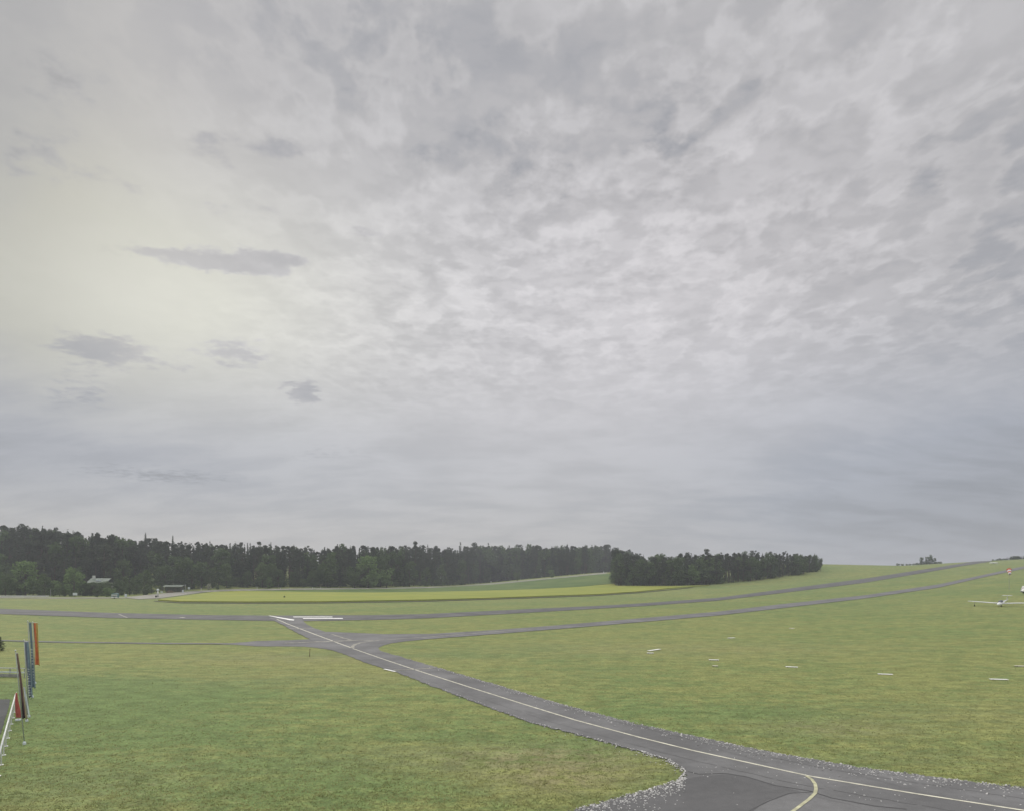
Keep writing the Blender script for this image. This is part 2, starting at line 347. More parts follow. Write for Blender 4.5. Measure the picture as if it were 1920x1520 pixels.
# ------------------------------------------------------------------ sheets laid on the ground
def densify(pts, step=5.0, closed=True):
    out = []; n = len(pts)
    for i in range(n if closed else n - 1):
        a, b = pts[i], pts[(i + 1) % n]; d = math.hypot(a[0] - b[0], a[1] - b[1]); k = max(1, int(d / step))
        for j in range(k): out.append((a[0] + (b[0] - a[0]) * j / k, a[1] + (b[1] - a[1]) * j / k))
    if not closed: out.append(pts[-1])
    return out
def sheet(name, px, m, off=.03, jitter=0.0, step=5.0, cell=None, skirt=0.0, kind='structure', world=False, parent=None, **kw):
    if world: pts = [Vector(p) for p in px]
    else: pts = [unproj(*p).xy for p in densify(px, step)]
    P2 = []
    for p in pts:
        p = Vector((p.x, p.y))
        if P2 and (p - P2[-1]).length < .02: continue
        d = p.length
        if jitter: p = p + Vector((random.uniform(-1, 1), random.uniform(-1, 1))) * jitter * min(1.0, 40 / d + .35)
        P2.append(p)
    xs = [p.x for p in P2]; ys = [p.y for p in P2]; n = len(P2)
    inner = []
    y = min(ys); area_d = max(30, sum(ys) / n)
    while y < max(ys):
        c = cell or max(2.0, .02 * abs(y))
        x = min(xs)
        while x < max(xs):
            inner.append(Vector((x + .3 * c * random.random(), y + .3 * c * random.random()))); x += c * 1.6
        y += c
    vs, es, fs, *_ = delaunay_2d_cdt(P2 + inner, [], [list(range(n))], 1, 1e-5)
    V = [(v.x, v.y, gz(v.x, v.y) + off + (.00022 * v.length if v.length > 120 else 0)) for v in vs]
    me = bpy.data.meshes.new(name); 
    used = sorted({i for f in fs for i in f}); mp = {a: i for i, a in enumerate(used)}
    V = [V[i] for i in used]; Fc = [tuple(mp[i] for i in f) for f in fs]
    if skirt:
        from collections import Counter
        ec = Counter()
        for f in Fc:
            for i in range(len(f)): ec[frozenset((f[i], f[(i + 1) % len(f)]))] += 1
        base = {}
        extra = []
        for f in list(Fc):
            for i in range(len(f)):
                a, b = f[i], f[(i + 1) % len(f)]
                if ec[frozenset((a, b))] == 1:
                    for q in (a, b):
                        if q not in base: base[q] = len(V); V.append((V[q][0], V[q][1], V[q][2] - skirt))
                    extra.append((b, a, base[a], base[b]))
        Fc += extra
    me.from_pydata(V, [], Fc); me.materials.append(m); me.update()
    if sum(p.normal.z for p in me.polygons) < 0: me.flip_normals()
    return link(name, me, parent, kind=kind, **kw)
def ribbon_px(pts, width, m, name, off, step=6.0, end=None, **kw):
    """painted line of real width along traced pixels"""
    W_ = [unproj(*p) for p in densify(pts, step, False)]
    V, Fc = [], []
    for i, p in enumerate(W_):
        a = W_[max(0, i - 1)]; b = W_[min(len(W_) - 1, i + 1)]; d = (b - a).xy
        if d.length < 1e-6: d = Vector((1, 0))
        d.normalize(); nrm = Vector((-d.y, d.x)) * width / 2
        for s in (1, -1):
            q = p.xy + nrm * s; V.append((q.x, q.y, gz(q.x, q.y) + off + (.00022 * q.length if q.length > 120 else 0)))
        if i: Fc.append((2 * i - 2, 2 * i - 1, 2 * i + 1, 2 * i))
    me = bpy.data.meshes.new(name); me.from_pydata(V, [], Fc); me.materials.append(m); me.update()
    if me.polygons and sum(p.normal.z for p in me.polygons) < 0: me.flip_normals()
    return link(name, me, kind='structure', **kw)

rw_up = [(-250, 1132), (-100, 1137), (0, 1140.5), (208, 1148.5), (400, 1152.7), (504, 1153.4), (700, 1152.6), (800, 1150.5), (1008, 1140.3), (1120, 1135.2), (1200, 1130.6), (1344, 1120.2), (1458, 1105.5), (1620, 1084.4), (1682, 1074.7), (1760, 1062.5), (1800, 1056.5), (1832, 1051)]
rw_lo = [(1862, 1051.6), (1800, 1061), (1776, 1065.5), (1698, 1079), (1620, 1092), (1458, 1112), (1344, 1125.5), (1200, 1136), (1120, 1140.5), (1008, 1147), (800, 1158.5), (700, 1161.5), (575, 1164), (512, 1163.5), (400, 1161.5), (208, 1158), (0, 1150.6), (-100, 1147), (-250, 1141)]
sheet('runway', rw_up + rw_lo, M['runway'], .030, .15)
st_up = [(611, 1184), (720, 1188.4), (808, 1188), (900, 1182.5), (1000, 1175.5), (1120, 1165.6), (1344, 1146.3), (1458, 1133), (1620, 1115.6), (1760, 1095), (1854, 1075), (1920, 1061), (1990, 1046)]
st_lo = [(1990, 1052), (1920, 1065.6), (1854, 1079.5), (1760, 1101), (1620, 1121.5), (1458, 1140.5), (1344, 1153.5), (1120, 1172.8), (1000, 1182.5), (900, 1190.5), (800, 1198), (764, 1201.5), (733, 1205.5), (717, 1210), (710, 1214), (712, 1219.7), (690, 1216), (650, 1205), (620, 1192)]
sheet('taxiway', st_up + st_lo, M['asphalt'], .038, .12)
sheet('taxiway', [(-250, 1192.5), (0, 1199.4), (100, 1202.3), (300, 1205), (430, 1205.6), (462, 1203.4), (480, 1201.3), (540, 1200), (585, 1198), (640, 1200), (640, 1222), (615, 1217), (590, 1213.5), (567, 1211.5), (480, 1211), (455, 1209), (430, 1207.6), (300, 1207), (100, 1204.2), (0, 1201.2), (-250, 1194)], M['asphalt'], .034, .10)
tx_l = [(506, 1159), (541, 1177), (560, 1188), (585, 1200), (615, 1216), (640, 1224), (688, 1243), (742, 1259.5), (797, 1281), (877, 1311.5), (993, 1354), (1080, 1377), (1140, 1393), (1198, 1409.5), (1240, 1421), (1268, 1433), (1285, 1446), (1284, 1455), (1268, 1465), (1225, 1479), (1167, 1495), (1080, 1519), (1000, 1540), (900, 1570)]
tx_r = [(900, 1660), (1950, 1660), (2400, 1600), (2050, 1500), (1920, 1478), (1605, 1438), (1430, 1407), (1307, 1381), (1200, 1359), (1100, 1333), (1027, 1313), (927, 1282), (817, 1250.5), (765, 1235), (712, 1219.5), (680, 1208), (640, 1196), (611, 1184.5), (589, 1177), (575, 1170), (567, 1163), (567, 1158), (506, 1157)]
sheet('taxiway', tx_l + tx_r, M['asphalt'], .044, .17, step=4)
sheet('asphalt_patch', [(1080, 1519), (1167, 1496), (1268, 1467), (1300, 1458), (1360, 1452), (1410, 1459), (1460, 1474), (1500, 1484), (1440, 1500), (1400, 1530), (1350, 1600), (1000, 1600)], M['patch'], .048, .02)
ribbon_px([(1290, 1447), (1310, 1452), (1360, 1450.5), (1400, 1457), (1452, 1473), (1520, 1484), (1560, 1497), (1640, 1512), (1700, 1518)], .10, M['seam'], 'asphalt_crack', .054, 3)
ribbon_px([(1400, 1524), (1440, 1503), (1480, 1488), (1530, 1485)], .06, M['seam'], 'asphalt_crack', .053, 3)
def side_line(off_px, off_m, name, m, w, z):
    pts = [unproj(u, v) for u, v in densify([(661, 1215), (884.7, 1289.7), (1080, 1350.6), (1299, 1407.5), (1517, 1455.6), (1714, 1488.4), (1911, 1519), (2010, 1534)], 8, False)]
    V, Fc = [], []; n = 0
    for i, p in enumerate(pts):
        a, b = pts[max(0, i - 1)], pts[min(len(pts) - 1, i + 1)]; d = (b - a).xy.normalized(); nn = Vector((-d.y, d.x))
        c = p.xy + nn * (off_m + .04 * math.sin(i * .7) + random.uniform(-.02, .02))
        for sg in (1, -1): q = c + nn * w / 2 * sg; V.append((q.x, q.y, gz(q.x, q.y) + z))
        if i and random.random() < .93: Fc.append((2 * i - 2, 2 * i - 1, 2 * i + 1, 2 * i))
    me = bpy.data.meshes.new(name); me.from_pydata(V, [], Fc); me.materials.append(m); me.update()
    if sum(q.normal.z for q in me.polygons) < 0: me.flip_normals()
    link(name, me, kind='structure')
side_line(0, 2.1, 'asphalt_joint', M['seam'], .035, .052); side_line(0, -1.9, 'asphalt_joint', M['seam'], .035, .052)
for c0, rr_ in (((1010, 1340), (30, 5)), ((1240, 1410), (46, 6)), ((1390, 1418), (50, 6)), ((1640, 1462), (70, 7)), ((1560, 1500), (60, 8)), ((1850, 1502), (40, 6))):
    sheet('asphalt_patch', [(c0[0] + rr_[0] * math.cos(a) * random.uniform(.75, 1.1) + rr_[1] * 2.5 * math.sin(a), c0[1] + rr_[1] * math.sin(a) * random.uniform(.7, 1.1) + rr_[0] * .24 * math.cos(a)) for a in np.linspace(0, 2 * math.pi, 11)[:-1]], M['patch2'], .046, .0, step=4)
ribbon_px([(519, 1160.6), (539, 1169.4), (567, 1180.3), (610, 1196.5), (657, 1213.6)], .24, M['paint'], 'centre_line', .056)
ribbon_px([(661.6, 1215.6), (720, 1236), (786, 1258), (884.7, 1289.7), (1000, 1326), (1080, 1350.6), (1200, 1383), (1299, 1407.5), (1517.5, 1455.6), (1714, 1488.4), (1911, 1519), (2010, 1534)], .18, M['paint'], 'centre_line', .056)
ribbon_px([(661, 1214.6), (661, 1211.5), (666, 1207.7), (677, 1204.4), (710, 1200), (786, 1195.4), (900, 1186.4), (1000, 1179)], .55, M['paint_old'], 'turning_line', .060)
ribbon_px([(534, 1205.6), (596, 1203), (670, 1200.4), (700, 1200)], .9, M['paint_old'], 'turning_line', .064)
ribbon_px([(622, 1189), (642, 1195.6), (662, 1201)], .5, M['paint_old'], 'turning_line', .068)
ribbon_px([(1512, 1455.8), (1522, 1462), (1528.5, 1471), (1530, 1480), (1528.5, 1488), (1517.5, 1499), (1491, 1519), (1460, 1540)], .17, M['paint_y'], 'turning_line', .062, 3)
ribbon_px([(223, 1151.4), (239, 1158.2)], .5, M['paint_old'], 'turning_line', .070)
ribbon_px([(338, 1157.6), (346, 1157.6)], 1.6, M['paint'], 'runway_marking', .076)
ribbon_px([(541, 1178.4), (589, 1178.6)], 1.1, M['paint_old'], 'holding_line', .070)
ribbon_px([(738, 1256.6), (775, 1255.4), (818, 1252)], .5, M['paint_old'], 'holding_line', .072)
sheet('runway_marking', [(503, 1154.1), (507, 1154.1), (552, 1161.6), (551, 1163), (543, 1162.6)], M['white_paint'], .075, step=3)
sheet('runway_marking', [(549, 1155.8), (623, 1155.8), (624, 1157), (551, 1157)], M['white_paint'], .075)
sheet('runway_marking', [(567, 1158.5), (642, 1158.5), (643.5, 1159.9), (569, 1159.9)], M['white_paint'], .075)
# crops and the farm road at the edge of the wood
sheet('flowering_field', [(296, 1125), (340, 1119), (400, 1110), (460, 1108.3), (600, 1110.5), (700, 1111.5), (800, 1110.2), (900, 1108), (1000, 1105), (1080, 1101), (1150, 1094.8), (1156, 1098.5), (1250, 1099), (1330, 1097.5), (1250, 1103.5), (1200, 1109), (1120, 1114.3), (1000, 1118.5), (900, 1122.3), (800, 1125), (600, 1128.4), (460, 1128.8), (340, 1128)], M['yellow'], .42, .3, skirt=.6)
sheet('field_shade_strip', [(290, 1126), (340, 1128.6), (460, 1129.4), (600, 1129), (800, 1125.8), (1000, 1119.2), (1120, 1115), (1200, 1109.6), (1300, 1100.4), (1300, 1101.4), (1200, 1111), (1120, 1116.4), (1000, 1120.8), (800, 1127.4), (600, 1130.6), (460, 1131), (340, 1130.3), (288, 1127)], M['crop_edge_shade'], .06)  # dark strip painting the shade along the crop's front step
sheet('crop_field', [(430, 1107.6), (560, 1105.5), (800, 1102.4), (935, 1094.5), (1050, 1083.5), (1138, 1075), (1150, 1078), (1150, 1093.5), (1080, 1100), (1000, 1104), (900, 1107.2), (800, 1109.6), (700, 1110.8), (600, 1109.7), (470, 1107.9)], M['crop'], .15, .2, skirt=.3)
sheet('farm_road', [(236, 1119), (262, 1116.5), (300, 1112.5), (360, 1108), (430, 1104.5), (560, 1102.8), (700, 1102), (850, 1098.8), (935, 1092), (1050, 1081.5), (1138, 1072.4), (1140, 1074.6), (1050, 1083), (935, 1094), (850, 1100.8), (700, 1104), (560, 1105), (430, 1107.5), (385, 1109.5), (340, 1115.5), (300, 1121), (262, 1123), (240, 1121)], M['road'], .08, .2)
sheet('farm_road', [(-200, 1117.5), (100, 1119.8), (236, 1119.6), (240, 1121), (100, 1121.6), (-200, 1119.5)], M['road'], .06, .2)
sheet('apron', [(-120, 1312), (19, 1310.5), (18, 1320), (12, 1340), (0, 1378), (-60, 1500), (-120, 1500)], M['dark_asphalt'], .03, .03)

# ------------------------------------------------------------------ mesh building blocks
class MB:
    def __init__(s): s.V = []; s.F = []; s.I = []
    def face(s, vs, mi=0): b = len(s.V); s.V += [tuple(v) for v in vs]; s.F.append(tuple(range(b, b + len(vs)))); s.I.append(mi)
    def box(s, c, d, mi=0, bev=0.0, rz=0.0, taper=0.0):
        bm = bmesh.new(); bmesh.ops.create_cube(bm, size=1)
        for v in bm.verts:
            k = 1 - taper if v.co.z > 0 else 1
            v.co = Vector((v.co.x * d[0] * k, v.co.y * d[1] * k, v.co.z * d[2]))
        if bev: bmesh.ops.bevel(bm, geom=bm.edges[:], offset=bev, segments=2, affect='EDGES')
        s.add(bm, Matrix.Translation(c) @ Matrix.Rotation(rz, 4, 'Z'), mi); return s
    def add(s, bm, mx, mi=0):
        b = len(s.V); bm.verts.index_update()
        s.V += [tuple(mx @ v.co) for v in bm.verts]
        for f in bm.faces: s.F.append(tuple(b + v.index for v in f.verts)); s.I.append(mi)
        bm.free()
    def tube(s, pts, rad, n=8, mi=0, cap=True, sx=1.0):
        pts = [Vector(p) for p in pts]; rad = rad if hasattr(rad, '__len__') else [rad] * len(pts); b = len(s.V)
        for i, p in enumerate(pts):
            d = (pts[min(i + 1, len(pts) - 1)] - pts[max(i - 1, 0)]).normalized()
            up_ = Vector((0, 0, 1)) if abs(d.z) < .9 else Vector((0, 1, 0))
            a = d.cross(up_).normalized(); c = a.cross(d)
            for k in range(n):
                t = 2 * math.pi * k / n; s.V.append(tuple(p + (a * math.cos(t) * sx + c * math.sin(t)) * rad[i]))
        for i in range(len(pts) - 1):
            for k in range(n):
                k2 = (k + 1) % n; s.F.append((b + i * n + k, b + (i + 1) * n + k, b + (i + 1) * n + k2, b + i * n + k2)); s.I.append(mi)
        if cap:
            s.F.append(tuple(b + k for k in range(n))); s.I.append(mi)
            e = b + (len(pts) - 1) * n; s.F.append(tuple(e + k for k in reversed(range(n)))); s.I.append(mi)
        return s
    def loft(s, rings, mi=0, cap=True):
        b = len(s.V); n = len(rings[0])
        for r in rings: s.V += [tuple(p) for p in r]
        for i in range(len(rings) - 1):
            for k in range(n):
                k2 = (k + 1) % n; s.F.append((b + i * n + k, b + i * n + k2, b + (i + 1) * n + k2, b + (i + 1) * n + k)); s.I.append(mi)
        if cap:
            s.F.append(tuple(b + k for k in reversed(range(n)))); s.I.append(mi)
            e = b + (len(rings) - 1) * n; s.F.append(tuple(e + k for k in range(n))); s.I.append(mi)
        return s
    def mesh(s, name, mats, smooth=False):
        me = bpy.data.meshes.new(name); me.from_pydata(s.V, [], s.F)
        for m in (mats if isinstance(mats, (list, tuple)) else [mats]): me.materials.append(m)
        for p, i in zip(me.polygons, s.I): p.material_index = i; p.use_smooth = smooth
        me.update()
        bm = bmesh.new(); bm.from_mesh(me); bmesh.ops.recalc_face_normals(bm, faces=bm.faces); bm.to_mesh(me); bm.free()
        return me
    def build(s, name, mats, parent=None, smooth=False, **kw): return link(name, s.mesh(name, mats, smooth), parent, **kw)

# ------------------------------------------------------------------ trees
def leaf_quads(C, S, flat=0.0, droop=None):
    """C centres (n,3), S sizes (n,) -> irregular quads"""
    n = len(C)
    a = rng.normal(size=(n, 3)); a[:, 2] *= (1 - flat); a /= np.linalg.norm(a, axis=1, keepdims=True)
    b = rng.normal(size=(n, 3)); b -= (b * a).sum(1, keepdims=True) * a; b[:, 2] *= (1 - flat * .5); b /= np.linalg.norm(b, axis=1, keepdims=True)
    if droop is not None: a = droop * .75 + a * .45; a /= np.linalg.norm(a, axis=1, keepdims=True)
    S = S[:, None]
    w = rng.uniform(.35, .7, (n, 1))
    V = np.stack([C - a * S * .5, C + b * S * w * .55 + a * S * .05, C + a * S * .55, C - b * S * w * .55 - a * S * .05], 1).reshape(-1, 3)
    return V, np.arange(4 * n).reshape(n, 4)
def spruce_crown(h, dens=1.0):
    n = int(1300 * dens); t = 1 - rng.uniform(0, 1, n) ** .62 * .93
    t = np.round(t * 26) / 26 + rng.normal(0, .006, n)
    lump = 1 + .25 * np.sin(t * 40 + rng.uniform(0, 6))
    rad = ((1 - t) * .19 + .012) * h * lump; fr = rng.uniform(0, 1, n) ** .5
    th = rng.uniform(0, 2 * np.pi, n); rad *= (.8 + .3 * np.sin(th * 3 + t * 9))
    r = rad * fr
    C = np.stack([r * np.cos(th), r * np.sin(th), t * h - fr * rad * .28], 1)
    dr = np.stack([np.cos(th), np.sin(th), -.35 * np.ones(n)], 1)
    return leaf_quads(C, rng.uniform(.7, 1.35, n) * h / 22, .3, dr)
def clumps_crown(h, cl, per, lo=.35, size=.8, flat=.3):
    Cs = []
    for (c, r) in cl:
        p = rng.normal(size=(per, 3)); p /= np.linalg.norm(p, axis=1, keepdims=True)
        p *= rng.uniform(.35, 1.0, (per, 1)) ** .6 * np.array([r, r, r * (1 - flat)])
        Cs.append(p + np.array(c))
    C = np.concatenate(Cs); return leaf_quads(C, rng.uniform(.6, 1.25, len(C)) * size, .2)
def pine_crown(h, dens=1.0):
    cl = []; k = int(17)
    lean = rng.uniform(-.04, .04, 2) * h
    for i in range(k):
        t = rng.uniform(.40, .97); w = .17 * h * math.sin(min(1.0, (1.05 - t) / .5 + .08) * math.pi * .5) ** 1
        th = rng.uniform(0, 2 * np.pi); r = w * rng.uniform(.2, 1)
        cl.append(((r * math.cos(th) + lean[0] * t, r * math.sin(th) + lean[1] * t, t * h), rng.uniform(.05, .085) * h))
    cl.append(((lean[0], lean[1], .96 * h), .055 * h))
    return clumps_crown(h, cl, int(62 * dens), size=.85 * h / 22, flat=.4)
def broad_crown(h, dens=1.0, lo=.0, wide=.34):
    cl = []
    for i in range(30):
        t = rng.uniform(0, 1); e = math.sin(math.pi * (.12 + .80 * t)) ** .7; th = rng.uniform(0, 2 * np.pi); r = wide * h * e * rng.uniform(.35, .85)
        cl.append(((r * math.cos(th), r * math.sin(th), h * (lo + (1 - lo) * (.08 + .84 * t))), rng.uniform(.09, .15) * h))
    return clumps_crown(h, cl, int(48 * dens), size=.07 * h, flat=.15)
def trunk_mb(h, kind):
    m = MB(); r0 = .013 * h
    if kind == 'spruce': m.tube([(0, 0, -.5), (0, 0, h * .5), (0, 0, h * .97)], [r0, r0 * .6, .03], 7)
    elif kind == 'pine':
        m.tube([(0, 0, -.5), (.1, 0, h * .45), (.0, .1, h * .93)], [r0 * 1.1, r0 * .8, .05], 7)
        for i in range(7):
            z = h * random.uniform(.45, .85); a = random.uniform(0, 6.28); L_ = .14 * h
            m.tube([(0, 0, z), (math.cos(a) * L_ * .6, math.sin(a) * L_ * .6, z + L_ * .25), (math.cos(a) * L_, math.sin(a) * L_, z + L_ * .5)], [r0 * .35, r0 * .2, .02], 5)
    else:
        m.tube([(0, 0, -.5), (0, .05, h * .35), (.1, 0, h * .75)], [r0 * 1.6, r0 * 1.1, .05], 8)
        for i in range(7):
            z = h * random.uniform(.2, .55); a = random.uniform(0, 6.28); L_ = .26 * h
            m.tube([(0, 0, z), (math.cos(a) * L_ * .6, math.sin(a) * L_ * .6, z + L_ * .45), (math.cos(a) * L_, math.sin(a) * L_, z + L_ * .9)], [r0 * .6, r0 * .35, .03], 5)
    return m
TH = 22.0                                            # variants are modelled 22 m high, then scaled
SP = {}
for kind, fn, lm, bk, nv in (('spruce', spruce_crown, 'spruce', 'bark', 6), ('pine', pine_crown, 'pine', 'pine_bark', 8), ('broad', broad_crown, 'broad', 'bark', 5)):
    SP[kind] = []
    for i in range(nv):
        V, Fc = fn(TH); t = trunk_mb(TH, kind)
        SP[kind].append((np_mesh('crown', V, Fc, M[lm]), t.mesh('trunk', M[bk], True), V, Fc))
bright_v = [(np_mesh('crown', s[2], s[3], M['bright']), s[1]) for s in SP['broad'][:3]]
blossom_v = [(np_mesh('crown', s[2], s[3], M['blossom']), s[1]) for s in SP['broad'][:3]]
NAME = dict(spruce='spruce_tree', pine='pine_tree', broad='broadleaf_tree')
def plant_tree(kind, p, h, label, cat='tree', group=None, variants=None, name=None, wx=1.0):
    v = random.choice(variants or SP[kind])
    r = empty(name or NAME[kind], p, random.uniform(0, 6.28), label=label, cat=cat, group=group)
    k = h / TH; r.scale = (k * wx, k * wx, k)
    link('trunk', v[1], r); link('crown', v[0], r)
    return r
def lerp_tab(tab, u): return float(np.interp(u, [a for a, b in tab], [b for a, b in tab]))
sky_tab = [(-150, 968), (0, 980), (100, 988), (130, 995), (200, 1001), (300, 1010), (400, 1017), (500, 1020), (600, 1025), (700, 1023), (850, 1022), (1000, 1023), (1100, 1023), (1150, 1022), (1175, 1031), (1205, 1041), (1240, 1038), (1300, 1034), (1400, 1033), (1500, 1034), (1525, 1037), (1543, 1047)]
edgeA = [(-150, 1113), (0, 1114.5), (100, 1115.5), (200, 1116), (250, 1113.5), (330, 1106.5), (430, 1102.5), (560, 1101), (700, 1100.2), (850, 1097), (935, 1089.5), (1050, 1079), (1140, 1070.5), (1200, 1067)]
edgeB = [(1146, 1095.5), (1156, 1097.5), (1200, 1097.8), (1250, 1097.8), (1300, 1096.5), (1350, 1093.6), (1400, 1089), (1450, 1083), (1500, 1076.5), (1541, 1069.5)]
def height_to(p, v): return HC + (VH - v) / F * p.y - p.z
def back(u, v, d):
    """ground point d metres behind the point seen at (u, v), on the same line of sight"""
    p = unproj(u, v); k = (p.y + d) / p.y; q = Vector((p.x * k, p.y * k, 0)); q.z = gz(q.x, q.y); return q
stuff = {'spruce': [], 'pine': [], 'broad': []}
def secA(u):
    if u < 300: return 'left of the yellow field'
    if u < 620: return 'behind the left half of the yellow field'
    if u < 880: return 'behind the middle of the yellow field'
    return 'behind the green crop field'
WORD = dict(spruce='dark pointed spruce', pine='ragged dark pine', broad='mid green broadleaf tree')
def setback(u): return float(np.interp(u, [-200, 230, 300, 420, 470], [38, 38, 24, 12, 1]))
count = 0
# far wood: three front rows of single trees, the rest one mass
for row, (d0, frac, n) in enumerate([(2, (.50, .80), 62), (9, (.70, .92), 62), (16, (.86, 1.02), 62)]):
    for i in range(n):
        u = -20 + (1185) * (i + random.uniform(.1, .9)) / n
        if 850 < u < 940 and row == 0: continue
        q = back(u, lerp_tab(edgeA, u), d0 + setback(u) + random.uniform(-1.5, 3))
        full = height_to(q, lerp_tab(sky_tab, u)); full = height_to(q, lerp_tab(sky_tab, u) + random.gauss(4, 4)) if row == 2 else full; h = min(full, 31) * random.uniform(*frac)
        h = max(9, min(h, 29))
        kind = random.choices(['spruce', 'pine', 'broad'], [.45, .35, .20] if u < 900 else [.3, .55, .15])[0]
        if row == 0 and random.random() < .35: kind = 'broad'; h *= .75
        plant_tree(kind, q, h, f'{WORD[kind]} in the long wood {secA(u)}', group=f'{kind} trees of the long wood {secA(u)}', wx=random.uniform(.8, 1.15) if row < 2 else random.uniform(.6, .9)); count += 1
for d in (24, 33, 43, 55, 68, 84, 102, 122):
    for i in range(96):
        u = -190 + (1400) * (i + random.random()) / 96
        q = back(u, lerp_tab(edgeA, min(max(u, -150), 1200)), d + setback(u) + random.uniform(-4, 4))
        full = height_to(q, lerp_tab(sky_tab, u) + random.gauss(5.5, 4.6))
        if full < 5: continue
        h = full if full < 34 else random.uniform(24, 33)
        stuff[random.choices(['spruce', 'pine', 'broad'], [.42, .5, .08])[0]].append((q, h))
for i in range(170):
    u = random.uniform(860, 1195); q = back(u, lerp_tab(edgeA, u), random.choice([4, 10, 18, 28, 40, 55]) + random.uniform(-3, 3))
    full = height_to(q, lerp_tab(sky_tab, u) + random.gauss(4, 4)); stuff[random.choices(['spruce', 'pine', 'broad'], [.3, .5, .2])[0]].append((q, max(8, full)))
# near wood on the right
def near_row(d0, n, frac, st):
    global count
    for i in range(n):
        w = (i + random.uniform(.1, .9)) / n; u = 1148 + (1541 - 1148) * w
        v = lerp_tab(edgeB, u)
        q = back(u, v, d0 + random.uniform(-1, 2)) if d0 else ground_at(u, v - .3)
        full = height_to(q, lerp_tab(sky_tab, u) + random.gauss(3.2, 3.4))
        h = max(5, full * random.uniform(*frac))
        kind = random.choices(['spruce', 'pine', 'broad'], [.12, .68, .20])[0]
        if st: stuff[kind].append((q, h)); continue
        half = 'left' if u < 1330 else 'right'
        plant_tree(kind, q, h, f'{WORD[kind]} in the {half} half of the nearer wood on the slope', group=f'{kind} trees in the {half} half of the nearer wood', wx=random.uniform(.9, 1.3) if d0 < 5 else random.uniform(.7, 1.0)); count += 1
near_row(1, 52, (.60, .95), False); near_row(9, 46, (.85, 1.0), False)
near_row(18, 46, (.9, 1.0), True); near_row(28, 44, (.92, 1.0), True); near_row(40, 40, (.92, 1.0), True)
print('individual trees', count)
# the rest of the wood, one mass
def merge(parts, name, m, **kw):
    Vs, Fs, o = [], [], 0
    for V, Fc in parts: Vs.append(V); Fs.append(Fc + o); o += len(V)
    return link(name, np_mesh(name, np.concatenate(Vs), np.concatenate(Fs), m), kind='stuff', **kw)
allp, midx = [], []; SLIM = True
for j, kind in enumerate(('spruce', 'pine', 'broad')):
    for (q, h) in stuff[kind]:
        s = random.choice(SP[kind]); k = h / TH; a = random.uniform(0, 6.28); wx = random.uniform(.55, .95)
        c, sn = math.cos(a) * k * wx, math.sin(a) * k * wx; V = s[2]
        V2 = np.stack([V[:, 0] * c - V[:, 1] * sn + q.x, V[:, 0] * sn + V[:, 1] * c + q.y, V[:, 2] * k + q.z], 1)
        allp.append((V2, s[3])); midx.append(np.full(len(s[3]), j))
        r = .25 * k; tv = np.array([[-r, -r, -.5], [r, -r, -.5], [r, r, -.5], [-r, r, -.5], [-r * .6, -r * .6, h * .8], [r * .6, -r * .6, h * .8], [r * .6, r * .6, h * .8], [-r * .6, r * .6, h * .8]]) + np.array(q)
        allp.append((tv, np.array([[0, 1, 5, 4], [1, 2, 6, 5], [2, 3, 7, 6], [3, 0, 4, 7]]))); midx.append(np.full(4, 3))
ug = []
for tab, u0, u1, n, dd in ((edgeA, -60, 300, 70, (-.02, -.01)), (edgeA, -60, 880, 190, (1, 12)), (edgeA, 930, 1140, 40, (2, 14)), (edgeB, 1150, 1540, 150, (1.5, 32))):
    for i in range(n):
        u = random.uniform(u0, u1); sb = 0 if tab is not edgeA else (random.uniform(0, 10) if dd[0] < 0 else setback(u))
        q = back(u, lerp_tab(tab, u), sb + random.uniform(*dd)); k = random.uniform(2.5, 5.5) / TH; s_ = random.choice(SP['broad']); c = k * 1.7
        ug.append((s_[2] * np.array([c, c, k]) + np.array(q), s_[3]))
Vs, Fs, o = [], [], 0
for V, Fc in ug: Vs.append(V[:3200]); Fs.append(Fc[:800] + o); o += len(V[:3200])
link('undergrowth', np_mesh('undergrowth', np.concatenate(Vs), np.concatenate(Fs), M['broad']), kind='stuff', label='dark green undergrowth filling the foot of the woods', cat='undergrowth')
Vs, Fs, o = [], [], 0
for V, Fc in allp: Vs.append(V); Fs.append(Fc + o); o += len(V)
wood = link('wood', np_mesh('wood', np.concatenate(Vs), np.concatenate(Fs), [M['spruce'], M['pine'], M['broad'], M['bark']], np.concatenate(midx)), kind='stuff',
            label='deep rows of dark conifers making up the inside of the wood', cat='wood')

# singled-out trees and shrubs
def one(u, v, h, label, kind='broad', variants=None, d=0, name=None, cat='tree', wx=1.0, group=None):
    q = back(u, v, d) if d else ground_at(u, v)
    return plant_tree(kind, q, h, label, cat, group, variants, name, wx)
one(139, 1117, 14, 'round bright green tree standing out left of the pale roofed building', variants=bright_v, wx=1.0)
one(48, 1116, 18, 'large soft green broadleaf tree towering over the left white guard rail', variants=bright_v, wx=1.1)
one(10, 1117, 12, 'bushy green broadleaf tree at the left edge of the picture behind the guard rail', variants=SP['broad'])
one(100, 1116.5, 8, 'low yellowish green tree just left of the round bright green tree', variants=bright_v, wx=1.3)
one(75, 1116.5, 7, 'low rounded green shrub tree between guard rail end and white notice board', variants=SP['broad'], wx=1.4)
for u, h in ((155, 7.4), (164, 6.4), (172, 7.0), (181, 6.6), (190, 6.8), (199, 7.2), (208, 6.6)):
    plant_tree('broad', back(u, 1117, random.uniform(5, 9)), h, 'leafy green shrub in the row hiding the walls of the pale roofed building', 'shrub', 'shrubs before the pale roofed building', name='shrub', wx=1.4)
one(183, 1118, 4.4, 'low green shrub in front of the pale roofed building', variants=SP['broad'], wx=1.5, name='shrub', cat='shrub')
one(200, 1118, 4.6, 'low pale green shrub just left of the teal and white caravan', variants=bright_v, wx=1.6, name='shrub', cat='shrub')
